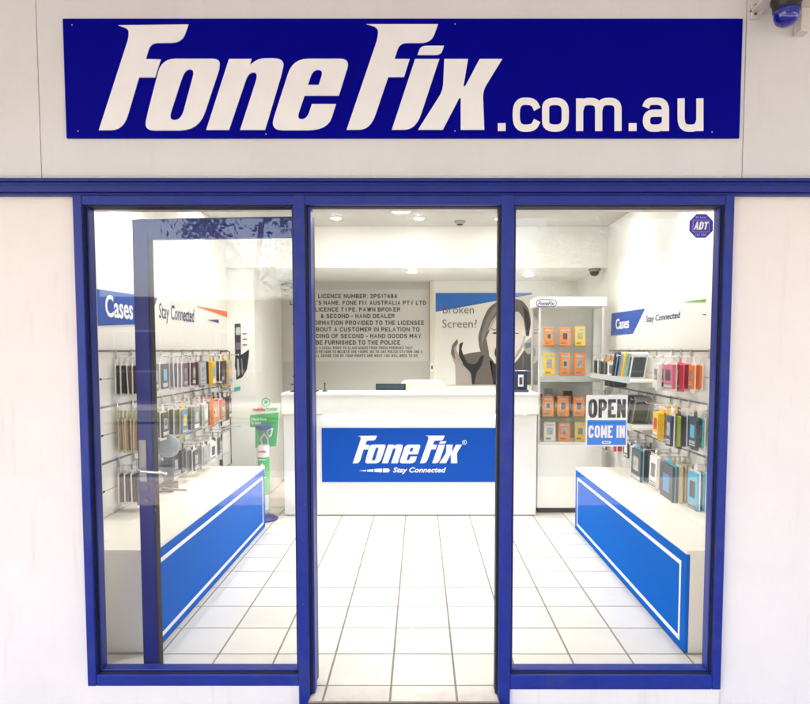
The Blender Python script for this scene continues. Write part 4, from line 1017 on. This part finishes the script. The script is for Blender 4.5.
cols = (('544 554.5 327 344 orange','559.5 571 327 344 orange','575 586 326 343.5 yellow'), ('544 555 352.5 370.5 yellow','560 571 352.5 371 orange','574.5 585.5 352.5 371 orange'),
        ('542.5 554 396 414.5 orange','557.5 569.5 396 414.5 orange','573.5 585 396 414.5 orange'), ('544 556 422 441 white','558.5 570.5 422 441 orange','575 586 422 441 yellow'))
for row, zf, line in zip(('top', 'second', 'third', 'lowest'), (1.639, 1.346, .946, .701), cols):
    for n, s_ in zip(('first', 'second', 'third'), line):
        q = s_.split(); cab_pack(*[float(v) for v in q[:4]], q[4], row, n, zf)
for i, x in enumerate((1.20, 1.30, 1.40, 1.50)):
    t = thing('boxed_gadget', f'small dark boxed gadget under the cabinet divider, {ORD[i]} from the left', 'box', (x, 3.42, .946), 'dark boxed gadgets at the back of the cabinet')
    h = (.21, .26, .18, .24)[i]
    a = MB().box(-.04, .04, 0, .07, .001, h).build('carton', pm(('slate', 'grey', 'green', 'black')[i]), None, .003); a.parent = t
    a = MB().box(-.03, .03, -.0012, -.0002, h*.4, h*.8).build('print', pm('lightgrey'), None); a.parent = t

# ------------------------------------------------------------------ stickers on the right window
GY = .0295
ad = thing('alarm_sticker', 'blue octagonal ADT alarm sticker in the right window corner', 'sticker', (1.26, GY, 2.1))
cx, cz = onY(701, 226, GY); r = .0585
AM = lambda k: plane((0, GY-.0006*k, 0), 'front')
def octa(r): return [(cx+r*math.cos(R(22.5+45*k)), cz+r*math.sin(R(22.5+45*k))) for k in range(8)]
violet = mat('sticker_violet', (.045, .025, .36), .35)
flat('octagon', [octa(r)], violet, AM(1), .0006, ad)
sq = lambda a: [(cx-a, cz-a*.72), (cx+a, cz-a*.72), (cx+a, cz+a*.72), (cx-a, cz+a*.72)]
flat('square_outline', [sq(.038), sq(.0355)], mat('sticker_pale', (.35, .34, .7), .4), AM(2), .0005, ad)
caps('ADT', AM(2), cx-.034, cz-.017, cx+.028, cz+.019, stripe_white, ad, t=.22, sp=.15, th=.0006, shear=.18)
text('24 hour', AM(2), cx-.026, cz+.034, cx+.026, cz+.043, MATS['sticker_pale'], ad, bold=.03, th=.0005, name='small_text')
text('131 238', AM(2), cx-.024, cz-.044, cx+.024, cz-.035, MATS['sticker_pale'], ad, bold=.03, th=.0005, name='small_text')

op = thing('open_sign', 'white and blue OPEN COME IN sign hung in the right window', 'sign', (.85, .055, 1.16))
OY = .050
(x0, z0), (x1, z1) = onY(585.5, 446.5, OY), onY(628, 395, OY)
op.location = ((x0+x1)/2, OY, z0)
box('card', mat('sign_card', (.84, .84, .84), .4), x0, x1, OY, OY+.004, z0, z1, op, .001)
# printed on the street side, behind the glass
OM = lambda k: plane((0, OY-.0005*k, 0), 'front')
w = x1-x0; h = z1-z0
flat('blue_field', [[(x0+w*.035, z0+h*.03), (x1-w*.035, z0+h*.03), (x1-w*.035, z0+h*.515), (x0+w*.035, z0+h*.515)]], mat('open_blue', (.005, .19, .72), .4), OM(1), .0005, op)
caps('OPEN', OM(1), x0+w*.05, z0+h*.56, x1-w*.05, z0+h*.92, mat('open_black', (.012, .013, .02), .4), op, t=.185, sp=.35, th=.0006)
caps('COME IN', OM(2), x0+w*.06, z0+h*.17, x1-w*.06, z0+h*.41, stripe_white, op, t=.175, sp=.38, th=.0006, space=1.0)
flat('maker_mark', [stadium((x0+x1)/2, z0+h*.08, w*.22, h*.05)], stripe_white, OM(2), .0005, op)
text('MADE', OM(3), (x0+x1)/2-w*.07, z0+h*.066, (x0+x1)/2+w*.07, z0+h*.094, MATS['open_black'], op, bold=.03, th=.0005, name='maker_text')
hx, hz = onY(607.5, 392, OY)
MB().lathe([(.018, 0), (.016, .003), (.006, .010), (.005, .013)], (hx, OY-.0035, hz+.005), 'Y', 18).build('suction_cup', glass_mat('cup_clear', (.8, .82, .8), .12), op, smooth=True)
MB().tube([(hx, OY+.006, hz+.005), (hx, OY+.008, hz-.012), (hx, OY+.002, z1-.002)], .002, 6).build('hook', chrome, op)

# ------------------------------------------------------------------ security camera over the sign
sc_ = thing('security_camera', 'blue dome security camera on a white bracket at the fascia corner', 'camera', (1.58, -.1, 3.03))
bw = mat('bracket_white', (.70, .66, .63), .5, var=.08, scale=20)
box('wall_plate', bw, 1.447, 1.478, -.020, -.0045, 3.045, 3.30, sc_, .002)
MB().prism([(-.02, 3.06), (-.02, 3.30), (-.26, 3.30), (-.26, 3.235)], 1.478, 1.490, 'X').build('gusset', bw, sc_)
dx, dy = onY(786.5, 14, -.12)[0], -.12; dz = onY(786.5, 14, -.12)[1]+.062
box('arm_plate', bw, 1.447, 1.72, -.25, -.0045, dz, dz+.014, sc_, .002)
MB().lathe([(.062, 0), (.062, -.012), (.054, -.03), (.053, -.052)], (dx, dy, dz), 'Z', 28).build('collar', black, sc_, smooth=True)
MB().lathe([(.051, -.05), (.049, -.078), (.040, -.098), (.022, -.110), (.006, -.113)], (dx, dy, dz), 'Z', 28).build('dome', mat('blue_dome', (.006, .012, .30), .12, coat=.5), sc_, smooth=True)
for x, z in ((1.463, 3.10), (1.463, 3.063)): MB().lathe([(.006, 0), (.005, .003)], (x, -.0235, z), 'Y', 10).build('bolt', mat('rusty_bolt', (.16, .03, .025), .7), sc_)
box('cable_cover', bw, 1.64, 1.68, -.06, -.0045, dz-.10, dz-.0005, sc_, .004)
